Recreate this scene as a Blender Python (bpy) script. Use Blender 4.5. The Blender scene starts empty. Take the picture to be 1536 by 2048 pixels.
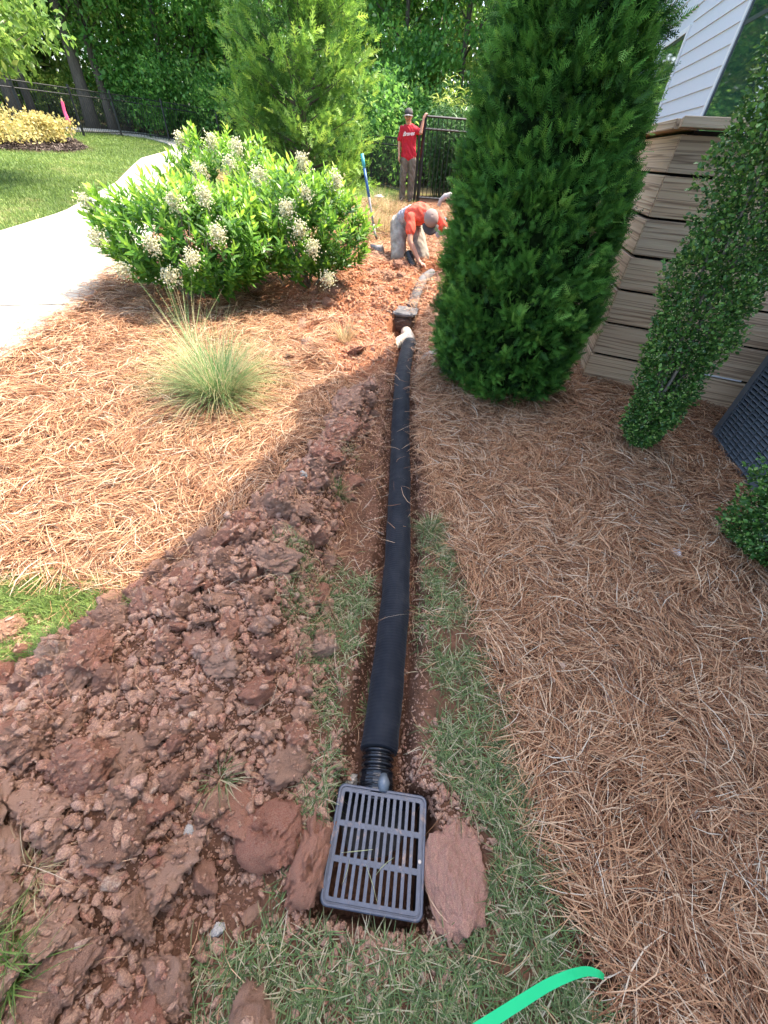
import bpy, bmesh, math, random
import numpy as np
from mathutils import Vector, Matrix, noise as mnoise
rad = math.radians
random.seed(7)
RNG = np.random.default_rng(11)
SC = bpy.context.scene

# ------------------------------------------------------------------ camera
CX, CY, NX, NY, F, H = 768., 1024., 702., 1860., 778., 1.65
_dn = np.array([NX - CX, -(NY - CY), -F]); UP = -_dn / np.linalg.norm(_dn)
_fw = np.array([0, 0, -1.]); FY = _fw - UP * _fw.dot(UP); FY /= np.linalg.norm(FY)
RX = np.cross(FY, UP); RM = np.array([RX, FY, UP])
cam = bpy.data.cameras.new("camera"); camo = bpy.data.objects.new("camera", cam)
SC.collection.objects.link(camo); SC.camera = camo
cam.sensor_fit = 'HORIZONTAL'; cam.sensor_width = 36; cam.lens = 36 * F / 1536
cam.clip_start = 0.05; cam.clip_end = 400
_m = Matrix([list(RM[0]) + [0], list(RM[1]) + [0], list(RM[2]) + [H], [0, 0, 0, 1]])
camo.matrix_world = _m

# ------------------------------------------------------------------ world, sun, exposure
SUN_EL, SUN_AZ = 60., 30.      # azimuth: degrees from +X towards +Y
w = bpy.data.worlds.new("World"); SC.world = w; w.use_nodes = True
nt = w.node_tree; bg = nt.nodes["Background"]
sky = nt.nodes.new("ShaderNodeTexSky"); sky.sky_type = 'NISHITA'; sky.sun_disc = False
sky.sun_elevation = rad(SUN_EL); sky.sun_rotation = rad(90 - SUN_AZ)
sky.air_density = 1.0; sky.dust_density = 4.0; sky.ozone_density = 1.0
nt.links.new(sky.outputs[0], bg.inputs[0]); bg.inputs[1].default_value = 0.15
sl = bpy.data.lights.new("sun", 'SUN'); sl.energy = 2.0; sl.angle = rad(0.5); sl.color = (1, .90, .76)
so = bpy.data.objects.new("sun", sl); SC.collection.objects.link(so)
SD = np.array([math.cos(rad(SUN_EL)) * math.cos(rad(SUN_AZ)), math.cos(rad(SUN_EL)) * math.sin(rad(SUN_AZ)), math.sin(rad(SUN_EL))])
so.rotation_euler = Vector(SD).to_track_quat('Z', 'Y').to_euler(); so.location = (10, 6, 20)
SC.view_settings.view_transform = 'Standard'; SC.view_settings.look = 'None'
SC.view_settings.exposure = 2.38; SC.view_settings.gamma = 1
SC.cycles.max_bounces = 6; SC.cycles.transparent_max_bounces = 4

# ------------------------------------------------------------------ terrain function
def sp(t): return np.logaddexp(0, np.asarray(t, float) * 1.5) / 1.5
def g0(x, y): return .052 * sp(y - 1.0) - .03 * sp(y - 14) + .06 * sp(-x - 2.5)
def ray(u, v):
    d = RM @ np.array([u - CX, -(v - CY), -F]); return d / np.linalg.norm(d)
def hit(u, v, dz=0., h=g0):
    d = ray(u, v); t = .4
    while t < 90:
        p = np.array([0, 0, H]) + d * t
        if p[2] < h(p[0], p[1]) + dz: return p
        t += .01
    return np.array([0, 0, H]) + d * t
def at(u, v, y):
    d = ray(u, v); return np.array([0, 0, H]) + d * (y / d[1])
def poly(pts): return np.array([hit(*p)[:2] for p in pts])
def inside(P, x, y):
    x = np.asarray(x, float); y = np.asarray(y, float); r = np.zeros(x.shape, bool); n = len(P)
    for i in range(n):
        x0, y0 = P[i]; x1, y1 = P[(i + 1) % n]
        if y0 == y1: continue
        c = ((y0 > y) != (y1 > y)) & (x < (x1 - x0) * (y - y0) / (y1 - y0) + x0); r ^= c
    return r
def segdist(P, x, y, closed=False):
    """distance to polyline, and signed param along it"""
    P = np.asarray(P, float); best = np.full(np.shape(x), 1e9); tt = np.zeros(np.shape(x))
    n = len(P) if closed else len(P) - 1
    for i in range(n):
        a = P[i][:2]; b = P[(i + 1) % len(P)][:2]; d = b - a; L = d.dot(d)
        t = np.clip(((x - a[0]) * d[0] + (y - a[1]) * d[1]) / L, 0, 1)
        q = np.hypot(x - a[0] - t * d[0], y - a[1] - t * d[1])
        m = q < best; best = np.where(m, q, best); tt = np.where(m, i + t, tt)
    return best, tt
# cheap vectorised value noise
_perm = np.random.default_rng(3).random((64, 64))
def vn(x, y, s=1.0):
    x = np.asarray(x) * s + 1000.; y = np.asarray(y) * s + 1000.
    xi = np.floor(x).astype(int); yi = np.floor(y).astype(int); fx = x - xi; fy = y - yi
    fx = fx * fx * (3 - 2 * fx); fy = fy * fy * (3 - 2 * fy)
    a = _perm[xi % 64, yi % 64]; b = _perm[(xi + 1) % 64, yi % 64]; c = _perm[xi % 64, (yi + 1) % 64]; d = _perm[(xi + 1) % 64, (yi + 1) % 64]
    return (a * (1 - fx) + b * fx) * (1 - fy) + (c * (1 - fx) + d * fx) * fy - .5
def fbm(x, y, s=1., o=4):
    r = 0; a = 1.
    for i in range(o): r = r + a * vn(x + i * 7.3, y - i * 3.1, s * 2 ** i); a *= .5
    return r
def ss(a, b, t): t = np.clip((t - a) / (b - a), 0, 1); return t * t * (3 - 2 * t)

PIPE = [hit(*p, -.05) for p in [(752, 1560), (757, 1500), (761, 1480), (778, 1330), (791, 1200), (797, 1070), (800, 950), (801, 840), (805, 750), (812, 710), (818, 690)]]
TR = [p[:2] for p in PIPE] + [hit(805, 650)[:2], hit(830, 590)[:2], hit(850, 555)[:2], hit(868, 535)[:2]]
TR = np.array([[.045, .30]] + [list(p) for p in TR])
GR_C = np.array([.063, .186]); GR_R = rad(-4.0)
MOUND = [(-1.6, -.6, .95, .15), (-1.12, .0, .82, .17), (-.78, .55, .60, .19), (-.64, .95, .42, .21), (-.53, 1.35, .30, .20), (-.44, 1.75, .20, .19), (-.36, 2.2, .15, .16), (-.29, 2.7, .12, .12), (-.2, 3.15, .11, .09)]
P_WALKR = [(-2.9, -3), (-3.05, 0), (-3.24, 2.97), (-3.33, 4.0), (-3.5, 5.1), (-4.1, 7.5), (-5.4, 11), (-7.1, 15.4)] + [tuple(hit(*p)[:2]) for p in [(384, 312), (372, 292), (335, 275), (290, 267.5), (220, 261), (140, 256.5), (80, 254)]]
P_WALKL = [(-5.1, -3), (-5.3, 0), (-5.5, 3.2), (-5.6, 4.8), (-5.7, 6.4), (-5.75, 7.9), (-6.5, 11), (-8.0, 15.2)] + [tuple(hit(*p)[:2]) for p in [(350, 300), (334, 288), (300, 279), (260, 272.5), (205, 266), (140, 261), (80, 258)]]
P_WALK = np.array(P_WALKR + P_WALKL[::-1])
def mound_h(x, y):
    Q = np.array([m[:2] for m in MOUND]); d, t = segdist(Q, x, y)
    i = np.clip(t.astype(int), 0, len(MOUND) - 2); f = t - i
    W = np.array([m[2] for m in MOUND]); Z = np.array([m[3] for m in MOUND])
    wv = W[i] * (1 - f) + W[i + 1] * f; zv = Z[i] * (1 - f) + Z[i + 1] * f
    wv = wv * (1 + .35 * vn(x, y, 4))
    return zv * (1 - ss(.35, 1.05, d / wv)), d / wv
P_FARDIRT = poly([(520, 580), (640, 560), (690, 500), (745, 470), (800, 510), (905, 500), (905, 620), (850, 640), (790, 640), (790, 720), (690, 760), (590, 740), (560, 680), (600, 640)])
def ground(x, y):
    x = np.asarray(x, float); y = np.asarray(y, float)
    z = g0(x, y)
    near = np.exp(-np.maximum(0, np.hypot(x, y - 2) - 6) / 4)
    z = z + near * (.03 * fbm(x, y, 1.3, 3))
    mh, md = mound_h(x, y)
    dirt = 1 - ss(.8, 1.1, md)
    z = z + mh + dirt * (.06 * np.abs(fbm(x, y, 6, 4)))
    far, _ = segdist(P_FARDIRT, x, y, True); ins = inside(P_FARDIRT, x, y)
    fd = np.where(ins, ss(0, .25, far), 0)
    z = z + fd * (.17 * fbm(x, y, 2.6, 4) + .04)
    # straw fluff
    z = z + near * .012 * fbm(x, y, 7, 3)
    # trench
    d, t = segdist(TR, x, y); d = d + .025 * vn(x, y, 9) + .012 * vn(x, y, 30)
    k = 1 - ss(.085, .15, d); z = z - k * (.135 + .015 * vn(x, y, 20)) 
    lip = np.exp(-((d - .2) / .05) ** 2) * .012; z = z + lip
    # catch basin hole (rotated square)
    c, s = math.cos(-GR_R), math.sin(-GR_R); lx = (x - GR_C[0]) * c - (y - GR_C[1]) * s; ly = (x - GR_C[0]) * s + (y - GR_C[1]) * c
    q = np.maximum(np.abs(lx), np.abs(ly)) + .02 * vn(x, y, 14)
    z = np.where(q < .30, z - (1 - ss(.158, .185, q)) * (.12), z)
    # far hole by the second basin
    d2 = np.hypot((x - .06) / .20, (y - 4.68) / .30); z = z - .22 * (1 - ss(.75, 1.1, d2))
    # worker's digging pit
    d3 = np.hypot((x - .42) / .25, (y - 6.9) / .3); z = z - .10 * (1 - ss(.5, 1.1, d3))
    return z
def G(x, y): return float(ground(np.array([x]), np.array([y]))[0])

# ------------------------------------------------------------------ mesh helpers
COL = SC.collection
def tag(o, label=None, cat=None, group=None, kind=None):
    for k, v in (('label', label), ('category', cat), ('group', group), ('kind', kind)):
        if v: o[k] = v
    return o
def empty(name, loc, label, cat, group=None, rz=0):
    o = bpy.data.objects.new(name, None); COL.objects.link(o); o.location = [float(a) for a in loc]; o.rotation_euler = (0, 0, rz)
    o.empty_display_size = .1
    return tag(o, label, cat, group)
def mkobj(name, me, mat=None, parent=None):
    o = bpy.data.objects.new(name, me); COL.objects.link(o)
    if mat: me.materials.append(mat)
    if parent is not None: o.parent = parent
    return o
def mesh_np(name, V, Fc, rnd=None, smooth=False, attrs=None):
    """V (n,3); Fc list of arrays (m,k)"""
    me = bpy.data.meshes.new(name)
    if not isinstance(Fc, list): Fc = [Fc]
    Fc = [np.asarray(f, np.int32) for f in Fc if len(f)]
    me.vertices.add(len(V)); me.vertices.foreach_set('co', np.asarray(V, np.float32).ravel())
    loops = np.concatenate([f.ravel() for f in Fc]); tot = np.concatenate([np.full(len(f), f.shape[1], np.int32) for f in Fc])
    st = np.concatenate([[0], np.cumsum(tot)[:-1]]).astype(np.int32)
    me.loops.add(len(loops)); me.loops.foreach_set('vertex_index', loops)
    me.polygons.add(len(tot)); me.polygons.foreach_set('loop_start', st); me.polygons.foreach_set('loop_total', tot)
    me.update(calc_edges=True)
    if smooth: me.polygons.foreach_set('use_smooth', np.ones(len(tot), bool))
    if rnd is not None: attrs = dict(attrs or {}, rnd=rnd)
    for k, a in (attrs or {}).items():
        at_ = me.attributes.new(k, 'FLOAT', 'POINT'); at_.data.foreach_set('value', np.asarray(a, np.float32).ravel())
    me.validate(); return me
def scatter(tv, tf, M, T, rnd=None):
    """copies of template verts tv (n,3) faces tf (m,k) by matrices M (N,3,3), T (N,3)"""
    N = len(T); n = len(tv)
    V = np.einsum('nij,kj->nki', M, tv) + T[:, None, :]
    off = (np.arange(N) * n)[:, None, None]; tf = np.asarray(tf)
    Fc = (tf[None] + off).reshape(-1, tf.shape[1])
    r = np.repeat(RNG.random(N) if rnd is None else rnd, n)
    return V.reshape(-1, 3), Fc, r
def frames(fwd, upish, roll=None):
    """columns: x=side, y=forward, z=normal"""
    f = fwd / np.linalg.norm(fwd, axis=1, keepdims=True)
    s = np.cross(f, upish); L = np.linalg.norm(s, axis=1, keepdims=True); s = np.where(L < 1e-4, [[1., 0, 0]], s / np.maximum(L, 1e-4))
    n = np.cross(s, f)
    if roll is not None:
        c = np.cos(roll)[:, None]; k = np.sin(roll)[:, None]; s, n = s * c + n * k, n * c - s * k
    return np.stack([s, f, n], axis=2)
def join(parts):
    """parts: list of (V,F,r) with same k"""
    Vs, Fs, Rs = [], [], []; o = 0
    for V, Fc, r in parts: Vs.append(V); Fs.append(Fc + o); Rs.append(r); o += len(V)
    return np.concatenate(Vs), np.concatenate(Fs), np.concatenate(Rs)
def tube(pts, radii, n=8, cap=True):
    P = np.array(pts, float); R = np.broadcast_to(np.array(radii, float), (len(P),)); V = []
    T = np.gradient(P, axis=0); T /= np.linalg.norm(T, axis=1, keepdims=True) + 1e-9
    a = np.array([0, 0, 1.]) if abs(T[0][2]) < .9 else np.array([1., 0, 0])
    s = np.cross(T[0], a); s /= np.linalg.norm(s)
    for i in range(len(P)):
        s = s - T[i] * s.dot(T[i]); s /= np.linalg.norm(s) + 1e-9; b = np.cross(T[i], s)
        th = np.arange(n) / n * 2 * math.pi
        V.append(P[i] + R[i] * (np.cos(th)[:, None] * s + np.sin(th)[:, None] * b))
    V = np.concatenate(V); Fc = []
    for i in range(len(P) - 1):
        for j in range(n): k = (j + 1) % n; Fc.append((i * n + j, i * n + k, (i + 1) * n + k, (i + 1) * n + j))
    if cap:
        m = len(V); V = np.vstack([V, P[0], P[-1]])
        for j in range(n):
            k = (j + 1) % n; Fc.append((m, k, j, m)); e = (len(P) - 1) * n; Fc.append((m + 1, e + j, e + k, m + 1))
    return V, Fc
class MB:
    def __init__(s): s.V = []; s.F = []; s.n = 0
    def add(s, V, Fc):
        for f in Fc:
            f = [int(a) + s.n for a in f]; g = []
            for a in f:
                if a not in g: g.append(a)
            s.F.append(g)
        s.V += [tuple(map(float, v)) for v in V]; s.n += len(V); return s
    def tube(s, pts, r, n=8): return s.add(*tube(pts, r, n))
    def box(s, c, size, M=None, taper=1):
        x, y, z = [a / 2 for a in size]; V = np.array([(i * x * (taper if k > 0 else 1), j * y * (taper if k > 0 else 1), k * z) for k in (-1, 1) for j in (-1, 1) for i in (-1, 1)])
        if M is not None: V = V @ np.array(M).T
        return s.add(V + np.array(c), [(0, 2, 3, 1), (4, 5, 7, 6), (0, 1, 5, 4), (2, 6, 7, 3), (0, 4, 6, 2), (1, 3, 7, 5)])
    def build(s, name, mat, parent=None, smooth=False, bevel=0):
        me = bpy.data.meshes.new(name); me.from_pydata(s.V, [], s.F); me.update()
        if smooth: me.polygons.foreach_set('use_smooth', np.ones(len(me.polygons), bool))
        o = mkobj(name, me, mat, parent)
        if bevel:
            b = o.modifiers.new('bevel', 'BEVEL'); b.width = bevel; b.segments = 2; b.limit_method = 'ANGLE'
        return o
def rotz(a): c, s = math.cos(a), math.sin(a); return np.array([[c, -s, 0], [s, c, 0], [0, 0, 1]])
def keep_world(o, parent):   # parts built in world coordinates under an Empty with a location
    o.parent = parent; o.matrix_parent_inverse = Matrix.LocRotScale(parent.location, parent.rotation_euler, None).inverted(); return o

# ------------------------------------------------------------------ materials
def mat(name): m = bpy.data.materials.new(name); m.use_nodes = True; return m, m.node_tree.nodes, m.node_tree.links, m.node_tree.nodes['Principled BSDF']
def ramp(N, L, fac, stops, interp='LINEAR'):
    r = N.new('ShaderNodeValToRGB'); e = r.color_ramp; e.interpolation = interp
    while len(e.elements) < len(stops): e.elements.new(.5)
    for q, (p, c) in zip(e.elements, stops): q.position = p; q.color = (*c, 1)
    L.new(fac, r.inputs[0]); return r.outputs[0]
def nz(N, L, scale, detail=6, rough=.6, vec=None):
    t = N.new('ShaderNodeTexNoise'); t.inputs['Scale'].default_value = scale; t.inputs['Detail'].default_value = detail; t.inputs['Roughness'].default_value = rough
    if vec is not None: L.new(vec, t.inputs[0])
    return t.outputs[0]
def bump(N, L, b, h, dist=.01, strength=.6, prev=None):
    n = N.new('ShaderNodeBump'); n.inputs['Strength'].default_value = strength; n.inputs['Distance'].default_value = dist
    L.new(h, n.inputs['Height'])
    if prev is not None: L.new(prev, n.inputs['Normal'])
    if b is not None: L.new(n.outputs[0], b.inputs['Normal'])
    return n.outputs[0]
def mixc(N, L, fac, a, b, mode='MIX'):
    m = N.new('ShaderNodeMix'); m.data_type = 'RGBA'; m.blend_type = mode
    for v, i in ((fac, 0), (a, 6), (b, 7)):
        if isinstance(v, (int, float)): m.inputs[i].default_value = v
        elif isinstance(v, tuple): m.inputs[i].default_value = (*v, 1)
        else: L.new(v, m.inputs[i])
    return m.outputs[2]
def attr(N, name='rnd'): a = N.new('ShaderNodeAttribute'); a.attribute_name = name; return a.outputs['Fac']
def objvec(N): return N.new('ShaderNodeTexCoord').outputs['Object']
def geopos(N): return N.new('ShaderNodeNewGeometry').outputs['Position']
def simple(name, col, rough=.6, metal=0, nscale=None, namt=.25, bdist=0, spec=.5):
    m, N, L, b = mat(name); b.inputs['Roughness'].default_value = rough; b.inputs['Metallic'].default_value = metal; b.inputs['Specular IOR Level'].default_value = spec
    if nscale:
        v = objvec(N); n = nz(N, L, nscale, 5, .6, v)
        L.new(ramp(N, L, n, [(.3, tuple(c * (1 - namt) for c in col)), (.7, tuple(min(1, c * (1 + namt)) for c in col))]), b.inputs['Base Color'])
        if bdist: bump(N, L, b, n, bdist)
    else: b.inputs['Base Color'].default_value = (*col, 1)
    return m
def leafmat(name, stops, rough=.45, trans=.3, spec=.5, tcol=1.3):
    m, N, L, b = mat(name); c = ramp(N, L, attr(N), stops); L.new(c, b.inputs['Base Color']); b.inputs['Roughness'].default_value = rough; b.inputs['Specular IOR Level'].default_value = spec
    t = N.new('ShaderNodeBsdfTranslucent'); hs = N.new('ShaderNodeHueSaturation'); hs.inputs['Hue'].default_value = .485; hs.inputs['Value'].default_value = tcol; L.new(c, hs.inputs['Color']); L.new(hs.outputs[0], t.inputs[0])
    mx = N.new('ShaderNodeMixShader'); mx.inputs[0].default_value = trans; L.new(b.outputs[0], mx.inputs[1]); L.new(t.outputs[0], mx.inputs[2])
    L.new(mx.outputs[0], N['Material Output'].inputs['Surface']); return m
M = {}
STRAW = [(0, (.08, .03, .015)), (.22, (.24, .10, .045)), (.5, (.46, .235, .115)), (.78, (.60, .355, .195)), (.93, (.68, .48, .30)), (1, (.62, .53, .40))]
M['straw'] = leafmat('pine_straw', STRAW, .6, .1, .3)
M['grass'] = leafmat('grass_green', [(0, (.07, .10, .035)), (.35, (.12, .18, .06)), (.62, (.18, .27, .085)), (.75, (.33, .33, .16)), (.9, (.52, .44, .27)), (1, (.60, .50, .34))], .5, .3, .35)
M['lawn'] = leafmat('lawn_blades', [(0, (.07, .12, .025)), (.5, (.15, .23, .05)), (.85, (.25, .34, .08)), (1, (.44, .42, .19))], .5, .3, .3)
M['tuft'] = leafmat('tuft_grass', [(0, (.08, .19, .06)), (.55, (.16, .30, .10)), (.7, (.36, .40, .18)), (1, (.60, .52, .30))], .5, .3, .3)
M['drygrass'] = leafmat('dry_grass', [(0, (.25, .17, .08)), (.5, (.48, .36, .19)), (.85, (.60, .50, .30)), (1, (.25, .32, .10))], .6, .3, .3)
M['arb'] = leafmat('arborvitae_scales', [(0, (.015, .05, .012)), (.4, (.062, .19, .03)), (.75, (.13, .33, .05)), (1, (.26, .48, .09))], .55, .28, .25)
M['conifer'] = leafmat('conifer_sprays', [(0, (.05, .13, .03)), (.5, (.12, .27, .05)), (.85, (.23, .42, .07)), (1, (.36, .52, .10))], .5, .45, .3)
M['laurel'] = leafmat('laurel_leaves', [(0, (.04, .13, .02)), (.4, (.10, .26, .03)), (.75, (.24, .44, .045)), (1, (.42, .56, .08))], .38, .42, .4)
M['holly'] = leafmat('holly_leaves', [(0, (.03, .085, .02)), (.5, (.075, .19, .04)), (.8, (.16, .32, .06)), (1, (.34, .48, .12))], .35, .25, .45)
M['tree'] = leafmat('woodland_leaves', [(0, (.05, .15, .03)), (.5, (.10, .28, .05)), (.85, (.18, .38, .07)), (1, (.30, .48, .12))], .42, .5, .45)
M['tree2'] = leafmat('light_leaves', [(0, (.08, .17, .03)), (.5, (.15, .28, .05)), (.85, (.26, .38, .08)), (1, (.38, .44, .12))], .42, .45, .4)
M['ylw'] = leafmat('yellow_leaves', [(0, (.30, .28, .07)), (.5, (.50, .43, .14)), (1, (.66, .57, .25))], .5, .3, .3)
M['strapleaf'] = leafmat('strap_leaves', [(0, (.05, .13, .05)), (.6, (.11, .25, .09)), (1, (.24, .38, .16))], .3, .35, .5)
M['strapleaf_lit'] = leafmat('sunlit_strap_leaves', [(0, (.15, .26, .04)), (.6, (.28, .40, .06)), (1, (.45, .52, .14))], .4, .35, .4)  # brighter copy of the strap leaves, sunlight put into the colour
M['flower'] = leafmat('cream_flowers', [(0, (.70, .70, .42)), (.5, (.85, .83, .60)), (1, (.88, .87, .74))], .6, .4, .1, 1.0)
M['berry'] = leafmat('holly_buds', [(0, (.30, .38, .12)), (1, (.55, .58, .28))], .4, .1, .4)
def barkmat(name, a, b_):
    m, N, L, b = mat(name); v = geopos(N); mp = N.new('ShaderNodeMapping'); mp.inputs['Scale'].default_value = (1, 1, .2); L.new(v, mp.inputs[0]); n = nz(N, L, 26, 6, .7, mp.outputs[0])
    L.new(ramp(N, L, n, [(.3, a), (.7, b_)]), b.inputs['Base Color']); b.inputs['Roughness'].default_value = .9; bump(N, L, b, n, .02, .8); return m
M['bark'] = barkmat('bark', (.05, .04, .03), (.16, .13, .10)); M['barkg'] = barkmat('grey_bark', (.13, .11, .09), (.30, .27, .23))
# clay
def claymat(name, stops, sc=30, use='obj'):
    m, N, L, b = mat(name); v = objvec(N) if use == 'obj' else geopos(N)
    n1 = nz(N, L, sc, 8, .65, v); n2 = nz(N, L, sc * 5, 5, .7, v)
    if use == 'obj': r = N.new('ShaderNodeObjectInfo').outputs['Random']
    else: r = attr(N)
    base = ramp(N, L, r, stops)
    c = mixc(N, L, ramp(N, L, n1, [(.35, (0, 0, 0)), (.7, (1, 1, 1))]), base, (.60, .39, .28)); c2 = mixc(N, L, .6, c, ramp(N, L, n2, [(.32, (.10, .06, .05)), (.5, (.46, .38, .33)), (.66, (.86, .68, .56))]), 'OVERLAY')
    L.new(c2, b.inputs['Base Color']); b.inputs['Roughness'].default_value = .95; b.inputs['Specular IOR Level'].default_value = .15
    x = bump(N, L, None, n1, .02, 1.); bump(N, L, b, n2, .006, 1., x); return m
CLAY = [(0, (.34, .19, .135)), (.2, (.50, .32, .23)), (.45, (.60, .41, .31)), (.7, (.52, .34, .25)), (.85, (.46, .21, .155)), (1, (.70, .57, .46))]
M['clay'] = claymat('clay_clod', CLAY)
M['redclay'] = claymat('red_clay', [(0, (.46, .18, .125)), (1, (.53, .25, .17))])
M['pinkclay'] = claymat('pink_clay', [(0, (.64, .36, .29)), (1, (.68, .40, .32))], 12)
M['crumb'] = claymat('soil_crumbs', CLAY, 40, 'rnd')
# ground
m, N, L, b = mat('ground'); pos = geopos(N)
n1 = nz(N, L, 60, 8, .7, pos); n2 = nz(N, L, 7, 6, .6, pos); n3 = nz(N, L, 250, 4, .7, pos)
soil = ramp(N, L, n2, [(.25, (.11, .06, .04)), (.5, (.20, .11, .07)), (.75, (.30, .16, .105))]); soil = mixc(N, L, .5, soil, ramp(N, L, n1, [(.3, (.15, .1, .07)), (.7, (.75, .6, .5))]), 'OVERLAY')
clayf = ramp(N, L, n2, [(.3, (.32, .13, .07)), (.6, (.46, .21, .115)), (.8, (.52, .30, .18))]); clayf = mixc(N, L, .45, clayf, ramp(N, L, n1, [(.35, (.2, .1, .07)), (.65, (.8, .7, .6))]), 'OVERLAY')
strawc = ramp(N, L, n1, [(.3, (.035, .016, .010)), (.5, (.10, .048, .027)), (.7, (.20, .10, .06))])
lawnc = ramp(N, L, n1, [(.3, (.035, .06, .015)), (.55, (.09, .15, .035)), (.75, (.17, .19, .07))]); lawnc = mixc(N, L, ramp(N, L, nz(N, L, .9, 4, .6, pos), [(.55, (0, 0, 0)), (.75, (.7, .7, .7))]), lawnc, (.26, .22, .11))
litter = ramp(N, L, n1, [(.3, (.03, .025, .015)), (.55, (.09, .075, .04)), (.75, (.20, .20, .08))])
mulch = ramp(N, L, n1, [(.3, (.025, .02, .018)), (.6, (.09, .07, .055)), (.8, (.18, .14, .11))])
c = mixc(N, L, attr(N, 'm_straw'), soil, strawc); c = mixc(N, L, attr(N, 'm_far'), c, clayf); c = mixc(N, L, attr(N, 'm_lawn'), c, lawnc); c = mixc(N, L, attr(N, 'm_wood'), c, litter); c = mixc(N, L, attr(N, 'm_mulch'), c, mulch)
L.new(c, b.inputs['Base Color']); b.inputs['Roughness'].default_value = .97; b.inputs['Specular IOR Level'].default_value = .1
x = bump(N, L, None, n1, .02, 1.0); bump(N, L, b, n3, .006, .8, x); M['ground'] = m
# concrete
m, N, L, b = mat('concrete'); pos = geopos(N); n1 = nz(N, L, 3, 6, .6, pos); n2 = nz(N, L, 180, 3, .6, pos)
c = mixc(N, L, .3, ramp(N, L, n1, [(.3, (.37, .34, .28)), (.7, (.46, .43, .36))]), ramp(N, L, n2, [(.3, (.35, .35, .35)), (.7, (.7, .7, .7))]), 'OVERLAY'); L.new(c, b.inputs['Base Color']); b.inputs['Roughness'].default_value = .85; bump(N, L, b, n2, .002, .6); M['conc'] = m
# plastics, metals
M['grate'] = simple('grate_plastic', (.055, .065, .09), .38, 0, 40, .25, .0006)
N_ = M['grate'].node_tree.nodes; L_ = M['grate'].node_tree.links; b_ = N_['Principled BSDF']; src = b_.inputs['Base Color'].links[0].from_socket; dn_ = nz(N_, L_, 16, 7, .75, objvec(N_)); L_.new(mixc(N_, L_, ramp(N_, L_, dn_, [(.56, (0, 0, 0)), (.68, (.75, .75, .75))]), src, (.30, .18, .12)), b_.inputs['Base Color'])
M['blackpl'] = simple('black_plastic', (.012, .012, .014), .25)
M['dullblack'] = simple('dull_black', (.02, .02, .022), .6, 0, 30, .3)
m, N, L, b = mat('filter_sock'); v = geopos(N); wv = N.new('ShaderNodeTexWave'); wv.wave_type = 'BANDS'; wv.bands_direction = 'Y'; wv.inputs['Scale'].default_value = 22; wv.inputs['Distortion'].default_value = .4; L.new(v, wv.inputs[0]); n = nz(N, L, 500, 2, .5, v); n2 = nz(N, L, 5, 4, .6, v)
dust = ramp(N, L, n2, [(.45, (.006, .008, .013)), (.62, (.014, .016, .021)), (.8, (.06, .045, .038))]); L.new(dust, b.inputs['Base Color']); b.inputs['Roughness'].default_value = .75; b.inputs['Specular IOR Level'].default_value = .25; b.inputs['Sheen Weight'].default_value = .06; b.inputs['Sheen Roughness'].default_value = .5
x = bump(N, L, None, wv.outputs[0], .002, .3); bump(N, L, b, n, .0015, .6, x); M['sock'] = m
M['greysock'] = simple('lit_grey_sock', (.13, .125, .125), .85, 0, 9, .4, .002)  # sock in sunlit grey, the light put into its colour; lid shares it
M['greyfit'] = simple('dirty_pale_plastic', (.50, .42, .33), .55, 0, 14, .3, .001)
M['alu'] = simple('black_aluminium', (.012, .013, .014), .4, 0)
M['acm'] = simple('slate_metal', (.13, .15, .17), .45, .2, 12, .15)
M['acdark'] = simple('ac_inside', (.01, .011, .012), .7)
M['steel'] = simple('worn_steel', (.30, .27, .24), .45, .7, 20, .4)
M['bluepaint'] = simple('blue_handle', (.03, .12, .32), .5, 0, 15, .5)
M['teal'] = simple('teal_handle', (.05, .35, .38), .5)
M['ash'] = simple('worn_shaft', (.28, .27, .27), .6, 0, 20, .3)
M['siding'] = simple('siding_paint', (.62, .65, .70), .6, 0, 60, .03, .0004)
M['trim'] = simple('white_trim', (.78, .79, .80), .5)
M['roofing'] = simple('shingles', (.09, .085, .08), .9, 0, 20, .4, .01)
m, N, L, b = mat('window_glass'); b.inputs['Base Color'].default_value = (.02, .05, .045, 1); b.inputs['Roughness'].default_value = .04; b.inputs['Specular IOR Level'].default_value = 1.0; b.inputs['Coat Weight'].default_value = 1; M['glass'] = m
M['frame'] = simple('dark_frame', (.05, .06, .07), .4)
m, N, L, b = mat('timber'); v = objvec(N); mp = N.new('ShaderNodeMapping'); mp.inputs['Scale'].default_value = (.22, 13, 13); L.new(v, mp.inputs[0])
oi = N.new('ShaderNodeObjectInfo'); ad = N.new('ShaderNodeVectorMath'); ad.operation = 'MULTIPLY_ADD'; L.new(oi.outputs['Random'], ad.inputs[0]); ad.inputs[1].default_value = (31, 17, 23); L.new(mp.outputs[0], ad.inputs[2])
n0 = nz(N, L, 1.4, 3, .5, ad.outputs[0]); ws = N.new('ShaderNodeMath'); ws.operation = 'MULTIPLY'; L.new(n0, ws.inputs[0]); ws.inputs[1].default_value = 42.; sn = N.new('ShaderNodeMath'); sn.operation = 'SINE'; L.new(ws.outputs[0], sn.inputs[0])
n4 = nz(N, L, 4, 6, .7, ad.outputs[0])
gr = ramp(N, L, sn.outputs[0], [(0, (.56, .43, .30)), (.7, (.47, .35, .24)), (1, (.27, .19, .125))]); c = mixc(N, L, .5, gr, ramp(N, L, n4, [(.3, (.3, .28, .26)), (.7, (.72, .70, .67))]), 'OVERLAY')
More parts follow.
